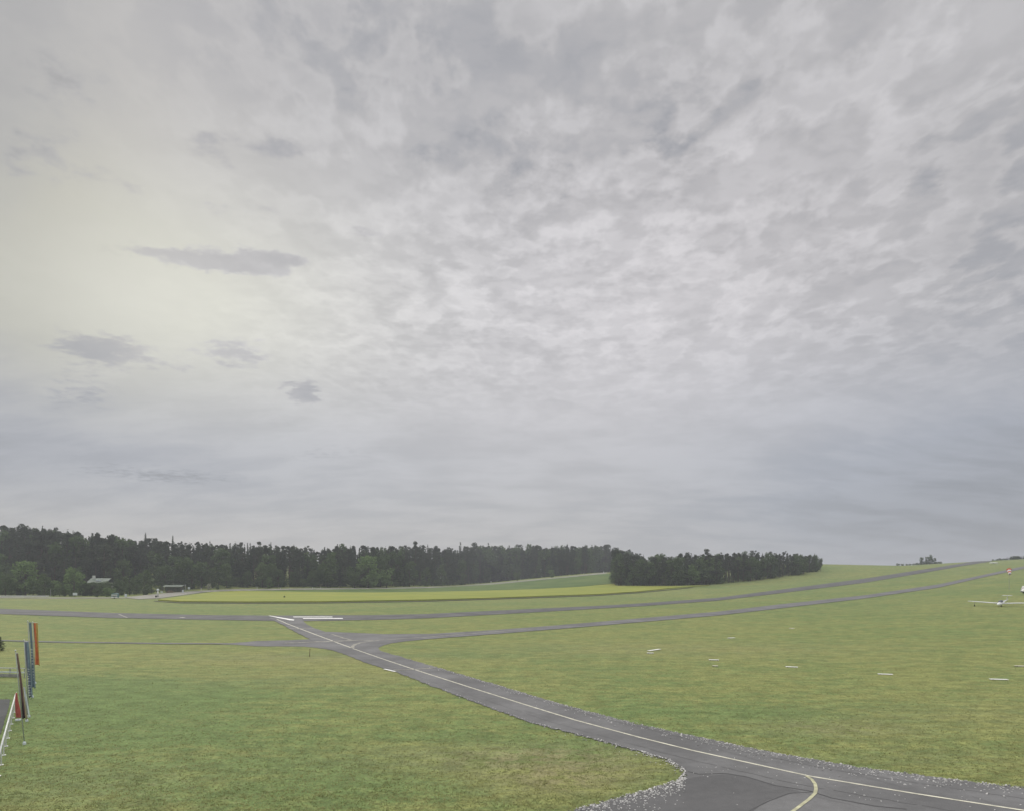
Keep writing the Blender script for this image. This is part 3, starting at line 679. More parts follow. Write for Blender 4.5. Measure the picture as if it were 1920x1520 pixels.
one(270, 1114, 13, 'grey green broadleaf tree at the road bend left of the tall white post', variants=SP['broad'], wx=1.0)
one(360, 1106, 17, 'broad crowned grey green tree behind the low green roofed shelter', variants=SP['broad'], d=6)
one(392, 1104.5, 3.6, 'pale blossoming shrub on the road verge right of the shelter', variants=blossom_v, wx=1.3, name='shrub', cat='shrub')
one(408, 1104.5, 3.0, 'small dark leafed shrub beside the pale blossoming shrub', variants=SP['broad'], wx=1.2, name='shrub', cat='shrub')
one(690, 1101.5, 21, 'tall lighter green broadleaf tree standing out of the dark wood behind the yellow field', variants=bright_v, wx=1.1, d=3)
one(725, 1101, 13, 'lower light green broadleaf tree just right of the tall light green one', variants=bright_v, wx=1.3, d=1)
one(665, 1101.5, 15, 'mid green broadleaf tree just left of the tall light green one', variants=SP['broad'], wx=1.1)
one(505, 1102, 7, 'small pale green tree in the edge of the wood behind the yellow field', variants=bright_v)
one(970, 1088, 9, 'mid green round tree on the far road beside the grassy gap in the wood', variants=SP['broad'], wx=1.3)
one(1034, 1082, 7, 'low green tree beside the far road halfway along the green crop', variants=bright_v, wx=1.3)
one(1146, 1088, 5, 'low pale green shrub at the left corner of the nearer wood', variants=bright_v, wx=1.5, name='shrub', cat='shrub')
one(1300, 1096.5, 15, 'lighter green broadleaf tree beside the bright gap in the nearer wood', variants=bright_v, wx=1.1)
one(1180, 1097.5, 9, 'low light green tree in front of the left end of the nearer wood', variants=bright_v, wx=1.1)
one(533, 1121, 1.3, 'single dark green shrub standing in the yellow field', variants=SP['broad'], wx=1.2, name='shrub', cat='shrub')
one(-1, 1219, 2.1, 'small dark conifer cut by the left edge behind the flags', kind='spruce', wx=2.4)
for i, (u, h, wx, kd) in enumerate([(-25, 13, 1.1, 0), (22, 9, 1.2, 1), (32, 7, 1.5, 0), (62, 9, 1.2, 1), (84, 11, .9, 0), (112, 6, 1.5, 1), (122, 8, 1.0, 0), (160, 5, 1.4, 0), (210, 4.2, 1.6, 1), (224, 8.5, 1.0, 0), (243, 10, .9, 0), (256, 7, 1.2, 0), (284, 8, 1.1, 0)]):
    q = back(u, lerp_tab(edgeA, u) + 1.5, random.uniform(3, 10) if i % 2 else random.uniform(0, 3))
    plant_tree('broad', q, h, ('pale green' if kd else 'mid green') + ' bushy young tree in the belt before the wood at far left', group='bushy young trees before the wood at far left', variants=bright_v if kd else None, wx=wx)
for i, (u, h) in enumerate([(310, 15), (336, 12), (345, 19), (378, 16), (398, 12), (425, 15)]):
    q = back(u, lerp_tab(edgeA, u), 3 if u > 400 else 7)
    plant_tree('broad', q, h, 'grey green broadleaf tree before the dark wood behind the shelter', group='grey green trees behind the shelter', variants=SP['broad'], wx=.95)
# shrubs and trees on the skyline to the right
def crest(u):
    t = (u - CX) / F; Y = np.linspace(500, 1000, 300); Z = H(t * Y, Y); k = int(np.argmax((Z - HC) / Y)); return Vector((t * Y[k], Y[k], gz(t * Y[k], Y[k])))
for u, h, wx, lab, hv in ((1728, 8.2, 1.0, 'round dark tree on the skyline, left of the skyline pair', 0), (1738, 8.4, .9, 'dark round tree in the middle of the skyline clump', 0), (1745, 9.8, .8, 'tallest tree of the skyline clump, thin crowned', 0), (1751, 6.6, 1.1, 'low dark tree at the right end of the skyline clump', 0)):
    plant_tree('broad', crest(u) - Vector((0, 0, .6)), h, lab, group='trees on the skyline right of the woods', wx=wx)
for i, u in enumerate([1684, 1692, 1700, 1706, 1713, 1719, 1724, 1732, 1741, 1753, 1758, 1763]):
    plant_tree('broad', crest(u) - Vector((0, 0, .5)), random.uniform(1.8, 2.8), 'low dark bush in the hedge on the skyline right of the woods', 'bush', 'hedge bushes on the skyline', name='bush', wx=2.2)
for i in range(34):
    u = 1862 + i * 3.1 + random.uniform(-1, 1)
    q = crest(u) - Vector((0, 0, .6)); hh = max(1.6, np.interp(u, [1862, 1890, 1925, 1965], [2.2, 3.2, 4.8, 6.0]) * random.uniform(.7, 1.15))
    plant_tree(random.choice(['spruce', 'broad', 'broad']), q, hh, 'far dark tree in the thin line on the skyline above the windsock', group='far tree line above the windsock', wx=1.7)

# ------------------------------------------------------------------ glider
def airfoil(c, th, x0, y, z, n=8):
    """closed ring, chord along +Y (leading edge at -Y), at span position"""
    up_, lo_ = [], []
    for i in range(n + 1):
        s = i / n; t = th * (1.48 * math.sqrt(s) - .63 * s - 1.76 * s * s + 1.42 * s ** 3 - .5 * s ** 4) * 1.2
        up_.append((x0, y + s * c, z + t * c)); lo_.append((x0, y + s * c, z - t * c * .5))
    return up_ + lo_[-2:0:-1]
def ellipse(y, zc, rx, rz_, n=16): return [(rx * math.cos(2 * math.pi * k / n), y, zc + rz_ * math.sin(2 * math.pi * k / n)) for k in range(n)]
def glider(p, rz, name, label, group=None):
    r = empty(name, p, rz, label=label, cat='glider', group=group)
    m = MB()   # nose towards -Y
    m.loft([ellipse(-2.9, .80, .04, .04), ellipse(-2.7, .82, .26, .24), ellipse(-2.2, .84, .46, .40), ellipse(-1.2, .86, .58, .50), ellipse(0, .90, .58, .52), ellipse(.9, .96, .44, .42), ellipse(2.0, 1.04, .26, .25), ellipse(3.4, 1.10, .15, .17), ellipse(5.0, 1.14, .10, .12), ellipse(5.4, 1.15, .05, .07)])
    m.build('fuselage', M['white'], r, True)
    c = MB(); c.loft([ellipse(-1.95, 1.06, .10, .06), ellipse(-1.4, 1.26, .42, .26), ellipse(-.7, 1.36, .50, .34), ellipse(0, 1.36, .44, .30), ellipse(.6, 1.28, .22, .18)])
    c.build('canopy', M['glass'], r, True)
    for s in (1, -1):
        w = MB(); st = [(0.4, 1.15, .78), (2.5, 1.08, .88), (5.0, .92, 1.02), (6.8, .72, 1.13), (7.6, .42, 1.20)]
        w.loft([airfoil(ch, .27, s * x, -.35 + (.95 - ch) * .35, z) for x, ch, z in st]); w.build('wing', M['white'], r, True)
    t = MB(); t.loft([[(-.07, 4.6, 1.12), (0, 4.4, 1.12), (.07, 4.6, 1.12), (.06, 5.2, 1.12), (0, 5.5, 1.12), (-.06, 5.2, 1.12)], [(-.05, 4.85, 2.25), (0, 4.7, 2.25), (.05, 4.85, 2.25), (.04, 5.2, 2.25), (0, 5.45, 2.25), (-.04, 5.2, 2.25)]])
    t.build('tail_fin', M['white'], r)
    h = MB(); h.loft([airfoil(c_, .18, x, 4.6 + (.8 - c_) * .4, 2.30) for x, c_ in ((-1.15, .5), (-.6, .66), (0, .75), (.6, .66), (1.15, .5))]); h.build('tailplane', M['white'], r, True)
    wh = MB(); wh.tube([(-.07, -.2, .22), (.07, -.2, .22)], .22, 18); wh.build('wheel', M['rubber'], r)
    sk = MB(); sk.tube([(-.03, 4.6, .78), (.03, 4.6, .78)], .10, 12); sk.build('tail_wheel', M['rubber'], r)
    return r
gp = ground_at(1878, 1136)
view_az = math.atan2(gp.x, gp.y)
tail_az = view_az + R(15)
gl = glider(gp, -tail_az, 'glider', 'white glider with a T tail parked nose on, wings spread low over the grass')
gl.rotation_euler = (R(5), 0, -tail_az)
# wing tip support wheel under the left wing
wd = Vector((-math.cos(tail_az), math.sin(tail_az), 0))
wp = gp + wd * 6.15; wp.z = gz(wp.x, wp.y)
wtop = gp.z + 1.27 - wp.z
tw = empty('wing_stand', wp, -tail_az, label='black wheeled stand propping up the left wing of the parked glider', cat='stand')
m = MB(); m.tube([(-.05, 0, .24), (.05, 0, .24)], .24, 16); m.build('wheel', M['rubber'], tw)
m = MB(); m.tube([(0, 0, .24), (0.05, 0, wtop - .1)], .045, 8); m.box((.05, .05, wtop - .09), (.35, .6, .04)); m.build('prop', M['grey_metal'], tw)

# ------------------------------------------------------------------ windsock
wp = ground_at(1892, 1105)
ws = empty('windsock', wp, 0, label='red and white ringed windsock on a thin pole above the parked glider', cat='windsock')
hp = height_to(wp, 1063.5)
m = MB(); m.tube([(0, 0, -.2), (0, 0, hp)], [.06, .04], 8); m.build('pole', M['grey_metal'], ws)
m = MB(); rings = []
vd = Vector((-wp.x, -wp.y, 0)).normalized(); sd_ = Vector((-vd.y, vd.x, 0))
axis = (vd * .9 + sd_ * .12 - Vector((0, 0, .75))).normalized(); u_ = axis.cross(Vector((0, 0, 1))).normalized(); w_ = u_.cross(axis)
m = MB()
for k in range(4):
    rr_ = []
    for q in (0, 1):
        f = (k + q) / 4; c = Vector((0, 0, hp - .75)) + axis * (f * 2.3); ra = .72 - .34 * f
        rr_.append([tuple(c + (u_ * math.cos(2 * math.pi * j / 20) + w_ * math.sin(2 * math.pi * j / 20)) * ra) for j in range(20)])
    m.loft(rr_, mi=k % 2, cap=False)
m.build('sock', [M['orange'], M['cloth_white']], ws, True)
m = MB(); c = Vector((0, 0, hp - .75)); m.tube([tuple(c + (u_ * math.cos(a) + w_ * math.sin(a)) * .74) for a in np.linspace(0, 2 * math.pi, 25)], .035, 6, cap=False); m.build('hoop', M['red'], ws)

# ------------------------------------------------------------------ vehicles
def wheel(parent, x, y, r_, w=.24):
    o = bpy.data.objects.new('wheel', None); 
    m = MB(); m.tube([(x - w / 2, y, r_), (x + w / 2, y, r_)], r_, 20); t = m.build('wheel', M['rubber'], parent)
    m = MB(); s = 1 if x > 0 else -1; m.tube([(x + s * w * .5, y, r_), (x + s * (w * .5 + .02), y, r_)], r_ * .55, 14); m.build('rim', M['grey_metal'], t)
    bpy.data.objects.remove(o)
vp = ground_at(1934, 1111.5)
va = math.atan2(vp.x, vp.y)
van = empty('truck', vp, -va + R(-48), label='white high sided truck with black wheels cut by the right edge of the picture', cat='truck')
m = MB(); m.box((0, .9, 1.95), (2.1, 3.4, 2.3), bev=.08); m.build('cargo_box', M['white'], van)
m = MB(); rg = [[(x, y, z) for x, y, z in ((-1, -2.9, .6), (1, -2.9, .6), (1, -2.85, 1.35), (.92, -2.3, 2.3), (-.92, -2.3, 2.3), (-1, -2.85, 1.35))], [(x, y, z) for x, y, z in ((-1, -.85, .6), (1, -.85, .6), (1, -.85, 1.35), (.92, -.85, 2.3), (-.92, -.85, 2.3), (-1, -.85, 1.35))]]
m.loft(rg); m.build('cab', M['white'], van)
m = MB(); m.face([(-.85, -2.845, 1.42), (.85, -2.845, 1.42), (.80, -2.36, 2.22), (-.80, -2.36, 2.22)]); m.build('windscreen', M['glass'], van)
for s in (1, -1):
    m = MB(); m.face([(s * 1.0, -2.5, 1.42), (s * 1.0, -1.15, 1.42), (s * .945, -1.15, 2.15), (s * .945, -2.2, 2.15)]); m.build('side_window', M['glass'], van)
    m = MB(); m.box((s * .75, -2.92, .85), (.3, .06, .2), bev=.02); m.build('headlight', M['cloth_white'], van)
m = MB(); m.box((0, 0, .55), (1.9, 5.2, .25), bev=.03); m.box((0, -2.95, .5), (2.0, .12, .25), bev=.03); m.build('chassis', M['rubber'], van)
for x in (-.85, .85):
    for y in (-1.9, 1.7): wheel(van, x, y, .42)

tp = ground_at(1863, 1056.5)
tr = empty('trailer', tp, 0, label='small white trailer far up the slope beside the runway end', cat='trailer')
m = MB(); m.loft([ellipse(-3.6, .95, .25, .25), ellipse(-3.0, 1.0, .55, .45), ellipse(0, 1.05, .75, .62), ellipse(2.6, 1.0, .65, .5), ellipse(3.4, .95, .3, .28)]); m.build('body', M['white'], tr, True); tr.rotation_euler.z = R(55); tr.scale = (.8, .8, .8)
m = MB(); m.tube([(0, -3.6, .6), (0, -4.6, .5)], .05, 8); m.build('drawbar', M['grey_metal'], tr)
for x in (-.85, .85): wheel(tr, x, .2, .33, .18)

# caravan by the road, left
cp = ground_at(216, 1121.5)
cv = empty('caravan', cp, R(8), label='small teal and white caravan parked at the road bend below the trees', cat='caravan')
sc = cp.y / F
m = MB(); Wd, Hh = 11.5 * sc, 10.5 * sc
prof = [(-Wd / 2, .45), (-Wd / 2 - .08, 1.1), (-Wd / 2 + .25, Hh - .15), (-Wd / 2 + .6, Hh), (Wd / 2 - .6, Hh), (Wd / 2 - .2, Hh - .15), (Wd / 2, 1.1), (Wd / 2 - .1, .45)]
m.loft([[(x, -1, z) for x, z in prof], [(x, 1, z) for x, z in prof]]); m.build('body', M['teal'], cv)
m = MB(); m.box((0, -1.015, 1.62), (Wd * .92, .03, .38)); m.build('stripe', M['white'], cv, label='upper white stripe')
m = MB(); m.box((0, -1.015, .72), (Wd * .96, .03, .42)); m.build('stripe', M['white'], cv, label='lower white stripe')
m = MB(); m.box((0, -1.02, 1.17), (Wd * .5, .03, .38)); m.build('window', M['glass'], cv)
wheel(cv, 0, -.9, .32); 
m = MB(); m.tube([(-Wd / 2, 0, .5), (-Wd / 2 - 1.1, 0, .45)], .05, 8); m.build('drawbar', M['grey_metal'], cv)

# ------------------------------------------------------------------ building with pale roof, left
bp_ = back(181, 1117, 28); bz = height_to(bp_, 1087.5)
bl = empty('building', bp_, R(-4), label='low building with a long pale roof showing above the shrubs at the left', cat='building')
s_ = bp_.y / F; hw = 18 * s_; bh = bz - 1.1
m = MB(); m.box((0, 4, bh / 2), (hw * 2, 7, bh)); m.build('wall', M['wall'], bl)
m = MB(); m.loft([[(x, y, z) for y, z in ((-.4, bh), (3.9, bh + 2.3), (8.2, bh), (8.0, bh - .15), (3.9, bh + 2.1), (-.2, bh - .15))] for x in (-hw - .5, hw + .5)]); rf = m.build('roof', M['roof'], bl)
m = MB(); m.box((-hw + 1.0, 3.9, bh + 2.4), (1.2, 1.2, 2.6), bev=.05, taper=.15); m.build('chimney', M['white_metal'], rf)
m = MB(); m.box((.3, 1.3, bh + 1.15), (2.2, 1.4, .8), bev=.04); m.build('roof_light', M['cloth_white'], rf)
for x in (-hw * .6, 0, hw * .6):
    m = MB(); m.box((x, .48, bh * .6), (1.4, .06, 1.2)); wn = m.build('window', M['glass'], bl)
    m = MB(); m.box((x, .44, bh * .6 - .66), (1.6, .16, .08)); m.build('sill', M['white_metal'], wn)

# shelter beside the road
sp_ = ground_at(325, 1109)
sh = empty('shelter', sp_, R(3), label='low green roofed open shelter with boards stacked under it by the road', cat='shelter')
s_ = sp_.y / F; hw = 18 * s_
m = MB(); m.loft([[(x, y, z) for y, z in ((-1.8, 10 * s_), (2.2, 13.2 * s_), (2.2, 13.0 * s_), (-1.8, 9.6 * s_))] for x in (-hw, hw)]); m.build('roof', M['roof'], sh)
m = MB(); m.box((0, 2.1, 6 * s_), (hw * 1.9, .12, 12 * s_)); m.build('back_wall', M['mossy'], sh)
for x in (-hw * .95, -hw * .3, hw * .35, hw * .95):
    m = MB(); m.box((x, -1.6, 4.8 * s_), (.16, .16, 9.6 * s_)); m.build('post', M['wood'], sh)
bo = empty('board_stack', ground_at(319, 1110.5), R(3), label='stack of brown boards lying under the left half of the shelter', cat='boards')
m = MB()
for k in range(5): m.box((random.uniform(-.2, .2), 0, .12 + .26 * k), (4.2 - .5 * k, 1.0, .2), rz=random.uniform(-.05, .05))
m.build('board', M['brown_pile'], bo)
bo['label'] = 'stack of brown boards lying under the left half of the shelter'

# ------------------------------------------------------------------ signs and posts along the road
def sign(u, v, vt, w_px, label, name='notice_board', cat='sign', legs=2, board=.55):
    p = ground_at(u, v); s = p.y / F; h = height_to(p, vt); w = w_px * s
    r = empty(name, p, 0, label=label, cat=cat)
    for x in ((-w * .4, w * .4) if legs == 2 else (0,)):
        m = MB(); m.tube([(x, 0, -.2), (x, 0, h - .05)], .05, 6); m.build('post', M['grey_metal'], r)
    m = MB(); m.box((0, -.08, h - h * board / 2), (w, .08, h * board), bev=.02); m.build('panel', M['cloth_white'], r)
    return r
sign(141, 1119, 1110.5, 8.5, 'white notice board on two legs in front of the round bright green tree')
sign(236, 1120, 1112.5, 4.5, 'small white sign at the road edge right of the teal and white caravan', name='road_sign', legs=1, board=.7)
sign(303.5, 1112, 1107.5, 4.5, 'small white sign just right of the tall white post with round top', name='road_sign', legs=1, board=.6)
sign(343, 1112, 1105, 3, 'narrow white sign at the right foot of the green roofed shelter', name='road_sign', legs=1, board=.8)
def disc_sign(u, v, vt, r_px, label, name='round_sign'):
    p = ground_at(u, v); s = p.y / F; h = height_to(p, vt)
    r = empty(name, p, 0, label=label, cat='sign'); rr_ = r_px * s
    m = MB(); m.tube([(0, 0, -.2), (0, 0, h)], .05, 6); m.build('post', M['grey_metal'], r)
    m = MB(); m.tube([(0, -.07, h - rr_), (0, -.11, h - rr_)], rr_, 20); m.build('disc', M['cloth_white'], r)
disc_sign(354.5, 1107, 1099.5, 2.3, 'round white sign on a short post right of the green roofed shelter')
p = ground_at(296, 1119); s = p.y / F; h = height_to(p, 1103)
r = empty('lamp_post', p, 0, label='tall thick white post with a round white top where the field begins', cat='post')
m = MB(); m.tube([(0, 0, -.2), (0, 0, h - .5)], [1.6 * s, 1.3 * s], 12); m.build('post', M['white_metal'], r, True)
bm = bmesh.new(); bmesh.ops.create_uvsphere(bm, u_segments=16, v_segments=10, radius=2.4 * s); m = MB(); m.add(bm, Matrix.Translation((0, 0, h - 2.2 * s))); m.build('globe', M['cloth_white'], r, True)
p = ground_at(292.5, 1119.5)
r = empty('litter_bin', p, 0, label='small dark bin at the foot of the tall white post', cat='bin')
m = MB(); m.tube([(0, 0, 0), (0, 0, .9), (0, 0, 1.0)], [.35, .42, .2], 12); m.build('bin_body', M['rubber'], r, True)
for u, v, vt in ((347.5, 1107, 1095),):
    p = ground_at(u, v); h = height_to(p, vt); r = empty('pole', p, 0, label='slim grey pole between the shelter and the round white sign', cat='pole')
    m = MB(); m.tube([(0, 0, -.2), (0, 0, h)], [.16, .12], 8); m.box((0, 0, h - .5), (.5, .3, .9), bev=.05); m.build('pole_shaft', M['grey_metal'], r)
proto = None
PL = ['pale post right of the round white sign, leftmost along the road', 'pale roadside post nearest the left end of the dark wood edge', 'pale roadside post above the dark shrub in the yellow field', 'second pale roadside post right of the one above the field shrub', 'pale roadside post left of the pair behind the middle field', 'right post of the pair behind the middle of the yellow field', 'lone pale post below the dark wood left of the light green trees', 'rightmost pale roadside post below the light green trees']
for (u, v, hh), lab in zip(((377, 1107, 1.9), (482, 1104, 1.3), (526, 1104, 1.1), (543, 1104, 1.0), (586, 1104, 1.4), (601, 1104, 1.2), (635, 1103.5, 1.0), (705, 1103.5, 1.0)), PL):
    if proto is None:
        proto = empty('road_post', (0, 0, 0), label=lab, cat='post', group='pale posts along the farm road')
        m = MB(); m.box((0, 0, .5), (.16, .12, 1.2), bev=.02, taper=.1); m.build('shaft', M['white_metal'], proto)
        m = MB(); m.box((0, 0, 1.0), (.175, .135, .14)); m.build('band', M['black'], proto); r = proto
    else:
        r = proto.copy(); col.objects.link(r)
        for ch in proto.children: c = ch.copy(); col.objects.link(c); c.parent = r
        r['label'] = lab
    r.location = ground_at(u, v); r.scale = (1.6, 1.6, hh)
# long white guard rail, far left
pa, pb = ground_at(-60, 1119.6), ground_at(92, 1119.8)
gr = empty('guard_rail', pa, math.atan2(pb.y - pa.y, pb.x - pa.x), label='long low white guard rail at the foot of the wood, far left', cat='guard rail')
Lr = (pb - pa).length
m = MB(); m.box((Lr / 2, 0, .75), (Lr, .10, .55), bev=.02); m.build('rail', M['white_metal'], gr)
for k in range(int(Lr / 4) + 1):
    m = MB(); m.box((min(Lr - .1, k * 4 + .1), .1, .35), (.12, .1, 1.0)); m.build('post', M['grey_metal'], gr)
p = ground_at(95, 1118.5); r = empty('pole', p, 0, label='grey pole standing at the right end of the long white guard rail', cat='pole')
m = MB(); m.tube([(0, 0, -.2), (0, 0, 3.6)], [.12, .09], 8); m.box((0, 0, 3.4), (.3, .2, .35), bev=.03); m.build('pole_shaft', M['grey_metal'], r)
# thin stake in the meadow left of the taxiway
p = ground_at(580.5, 1230); r = empty('stake', p, 0, label='thin dark stake in the grass left of the taxiway crossing', cat='stake')
m = MB(); m.tube([(0, 0, -.1), (.05, 0, .9)], [.05, .03], 6); m.box((.05, 0, .92), (.12, .06, .1), bev=.01); m.build('stake_shaft', M['wood'], r)

# white marker boards lying in the grass
MK = [((1216, 1220), (1237, 1216.8), 'white marker board in the grass, upper of the crossed pair nearest the taxiway'), ((1213, 1224), (1226, 1224.2), 'white marker board in the grass, lower of the crossed pair nearest the taxiway'),
      ((1329, 1236.7), (1348, 1237.2), 'white marker board in the grass, just right of and below the crossed pair'), ((1336, 1248), (1346, 1248.5), 'faint short marker board in the grass below the third board of the row'),
      ((1473, 1249.8), (1496, 1250.8), 'white marker board in the grass in the middle of the descending row'), ((1646, 1263.6), (1674, 1264.4), 'long white marker board in the grass, second from the right of the row'),
      ((1856, 1273.4), (1890, 1274), 'longest white marker board in the grass, rightmost of the row'), ((1480, 1177.6), (1489, 1177.6), 'tiny white marker board high on the slope above the row of boards'),
      ((1365, 1196), (1377, 1195.2), 'tiny white marker board in the grass above the third board of the row'), ((1903, 1248.5), (1921, 1248.5), 'faint marker board in the grass at the right picture edge above the longest board'), ((720.6, 1254.4), (741, 1259.2), 'white marker board on the grass edge at the taxiway holding line')]
for a, b, lab in MK:
    pa, pb = ground_at(*a), ground_at(*b); d = pb - pa; Lb = d.length
    r = empty('marker_board', (pa + pb) / 2, math.atan2(d.y, d.x), label=lab, cat='marker', group='white marker boards lying in the grass')
    wdt = .48 if a[0] != 720.6 else .3
    m = MB(); m.box((0, 0, .065), (Lb, wdt, .035), bev=.008); m.build('board', M['paint'] if 'faint' in lab else M['white_paint'], r)
    for x in (-Lb * .35, Lb * .35):
        m = MB(); m.box((x, 0, .02), (.1, wdt * .9, .05)); m.build('foot', M['wood'], r)

# ------------------------------------------------------------------ flags at the left
def flagpole(u, v, ut, vt, flag, label, name='flagpole'):
    """flag = (drop from top in m, length, width0, width1, stripes [(share, material)], lettering)"""
    p = ground_at(u, v); s = p.y / F; h = height_to(p, vt); lean = (ut - u) * s / h
    r = empty(name, p, 0, label=label, cat='flag'); r.rotation_euler = (0, math.atan(lean), 0)
    m = MB(); m.tube([(0, 0, -.1), (0, 0, h * .5), (0, 0, h)], [.035, .032, .025], 10); m.build('pole', M['pole_metal'], r, True)
    m = MB(); m.tube([(0, 0, .0), (0, 0, .12), (0, 0, .2)], [.10, .10, .05], 14); m.build('base', M['cloth_white'], r)
    bm = bmesh.new(); bmesh.ops.create_uvsphere(bm, u_segments=10, v_segments=6, radius=.06); m = MB(); m.add(bm, Matrix.Translation((0, 0, h + .03))); m.build('finial', M['white_metal'], r, True)
    if not flag: return r
    drop, ln, w0, w1, stripes, letters, side = flag
    nx, nz = 18, 40; V, Fc, I = [], [], []; ph = random.uniform(0, 6)
    cum = np.cumsum([a for a, b in stripes]); cum = cum / cum[-1]
    def pt(i, j, off=0.0):
        a = i / nx; b = j / nz; w = w0 + (w1 - w0) * b
        return (side * (.06 + a * w), -.10 * math.sin(a * 9 + b * 3 + ph) * (.3 + b) - a * w * .55 - off, h - drop - b * ln - .05 * math.sin(a * 6 + ph) * b)
    for j in range(nz + 1):
        for i in range(nx + 1): V.append(pt(i, j))
    for j in range(nz):
        for i in range(nx):
            Fc.append((j * (nx + 1) + i, (j + 1) * (nx + 1) + i, (j + 1) * (nx + 1) + i + 1, j * (nx + 1) + i + 1)); I.append(int(np.searchsorted(cum, (i + .5) / nx)))
    me = np_mesh('flag', V, Fc, [b for a, b in stripes], I, True); fo = link('flag', me, r)
    md = fo.modifiers.new('thick', 'SOLIDIFY'); md.thickness = .012
    m = MB(); m.tube([(0, 0, h - drop + .02), (side * (w0 + .08), -w0 * .55, h - drop + .02)], .018, 6); m.build('arm', M['white_metal'], r)
    if letters:
        lm = MB(); j = letters[0]
        k = 0
        while j < letters[1]:
            x0 = letters[2]
            rnd = random.Random(k)
            for q in range(2):
                a = x0 + rnd.uniform(0, 4.5); jj = j + rnd.uniform(0, .5)
                lm.face([pt(a, jj, .02), pt(a + 2.4, jj, .02), pt(a + 2.4, jj + .5, .02), pt(a, jj + .5, .02)])
            lm.face([pt(x0, j, .021), pt(x0 + 2.6, j, .021), pt(x0 + 2.6, j + .95, .021), pt(x0, j + .95, .021)])
            j += 1.75 if k % 6 != 5 else 3.2; k += 1
        lm.build('lettering', M['cloth_white'], fo)
    return r
flagpole(66, 1281, 61.5, 1166, (.05, 4.15, .60, .80, [(.05, M['black']), (.58, M['red']), (.37, M['gold'])], None, 1), 'farthest flag, red and gold banner hanging full length on a slim pole')
flagpole(61, 1307, 52, 1164, (.1, 5.7, .40, .44, [(1, M['blue'])], (16, 37, 7), 1), 'tall blue banner with a column of white letters, second farthest of the flags')
flagpole(54.5, 1344, 45, 1200, (.1, 4.2, .38, .46, [(.6, M['violet']), (.4, M['blue'])], (19, 38, 7), 1), 'violet blue banner with white letters, middle of the row of flags')
flagpole(50.5, 1352, 41, 1287, (.05, 2.0, .20, .32, [(.5, M['cream']), (.5, M['cloth_white'])], None, 1), 'short pale banner hanging low between the blue and the nearest flag')
flagpole(46, 1395, 29, 1219, (.15, 4.15, .10, .44, [(.45, M['black']), (.25, M['mauve']), (.30, M['tan'])], None, 1), 'nearest flag, faded black, red and gold banner on a leaning pole')
fl = ground_at(41, 1385)
# red cloth panel at the foot of the nearest flag
pr = ground_at(34, 1350); s = pr.y / F
r = empty('feather_flag', pr, 0, label='slim red feather flag behind the upper end of the white railing', cat='flag')
hr = height_to(pr, 1296)
m = MB(); m.tube([(0, 0, -.1), (0, 0, hr * .6), (-.12, 0, hr)], [.03, .025, .015], 8); m.build('pole', M['white_metal'], r, True)
V, Fc = [], []
for j in range(17):
    b = j / 16; w = .12 + .32 * min(1, b * 1.2)
    for i in range(5): V.append((-.10 * (1 - b) - .02 + (i / 4 - .35) * w, -.04 * math.sin(i * 1.6 + b * 5) - .05, hr - .08 - b * (hr - .30)))
for j in range(16):
    for i in range(4): Fc.append((j * 5 + i, (j + 1) * 5 + i, (j + 1) * 5 + i + 1, j * 5 + i + 1))
fo = link('flag', np_mesh('flag', V, Fc, M['dark_red'], smooth=True), r); md = fo.modifiers.new('thick', 'SOLIDIFY'); md.thickness = .01
m = MB(); m.tube([(0, 0, 0), (0, 0, .1)], .2, 12); m.build('base', M['cloth_white'], r)

# white railing running towards the camera at the left
pa, pb = unproj(29.5, 1325), unproj(6.8, 1416); d = (pb - pa).normalized(); total_l = 27.0
rl = empty('railing', Vector((pa.x, pa.y, gz(pa.x, pa.y))), math.atan2(d.y, d.x), label='white metal railing running down the left edge beside the grey apron', cat='railing')
m = MB(); m.tube([(0, 0, 1.08), (total_l, 0, 1.08)], .055, 10); m.build('handrail', M['white_metal'], rl, True)
for k in range(11):
    m = MB(); x = .05 + k * 2.65
    m.tube([(x, 0, 0), (x, 0, 1.05)], .035, 8); m.box((x, 0, .02), (.22, .22, .04)); m.build('post', M['white_metal'], rl)
# barrier across
pc, pd = ground_at(-90, 1266.5), ground_at(46, 1270); dd_ = pd - pc
br = empty('barrier', pc, math.atan2(dd_.y, dd_.x), label='white two rail barrier over a grey kerb panel, cut by the left edge', cat='barrier'); Lb = dd_.length; sB = pc.y / F
for z, t in ((.98, .05), (.56, .075)):
    m = MB(); m.box((Lb / 2, 0, z), (Lb, .07, t * 2), bev=.015); m.build('rail', M['white_metal'] if z > .9 else M['cloth_white'], br)
m = MB(); m.box((Lb / 2, .04, .2), (Lb * .86, .08, .34), bev=.01); m.build('panel', M['concrete'], br)
for k in range(6):
    m = MB(); m.box((.1 + k * (Lb - .2) / 5, .09, .5), (.08, .08, 1.06), bev=.01); m.build('post', M['grey_metal'], br)

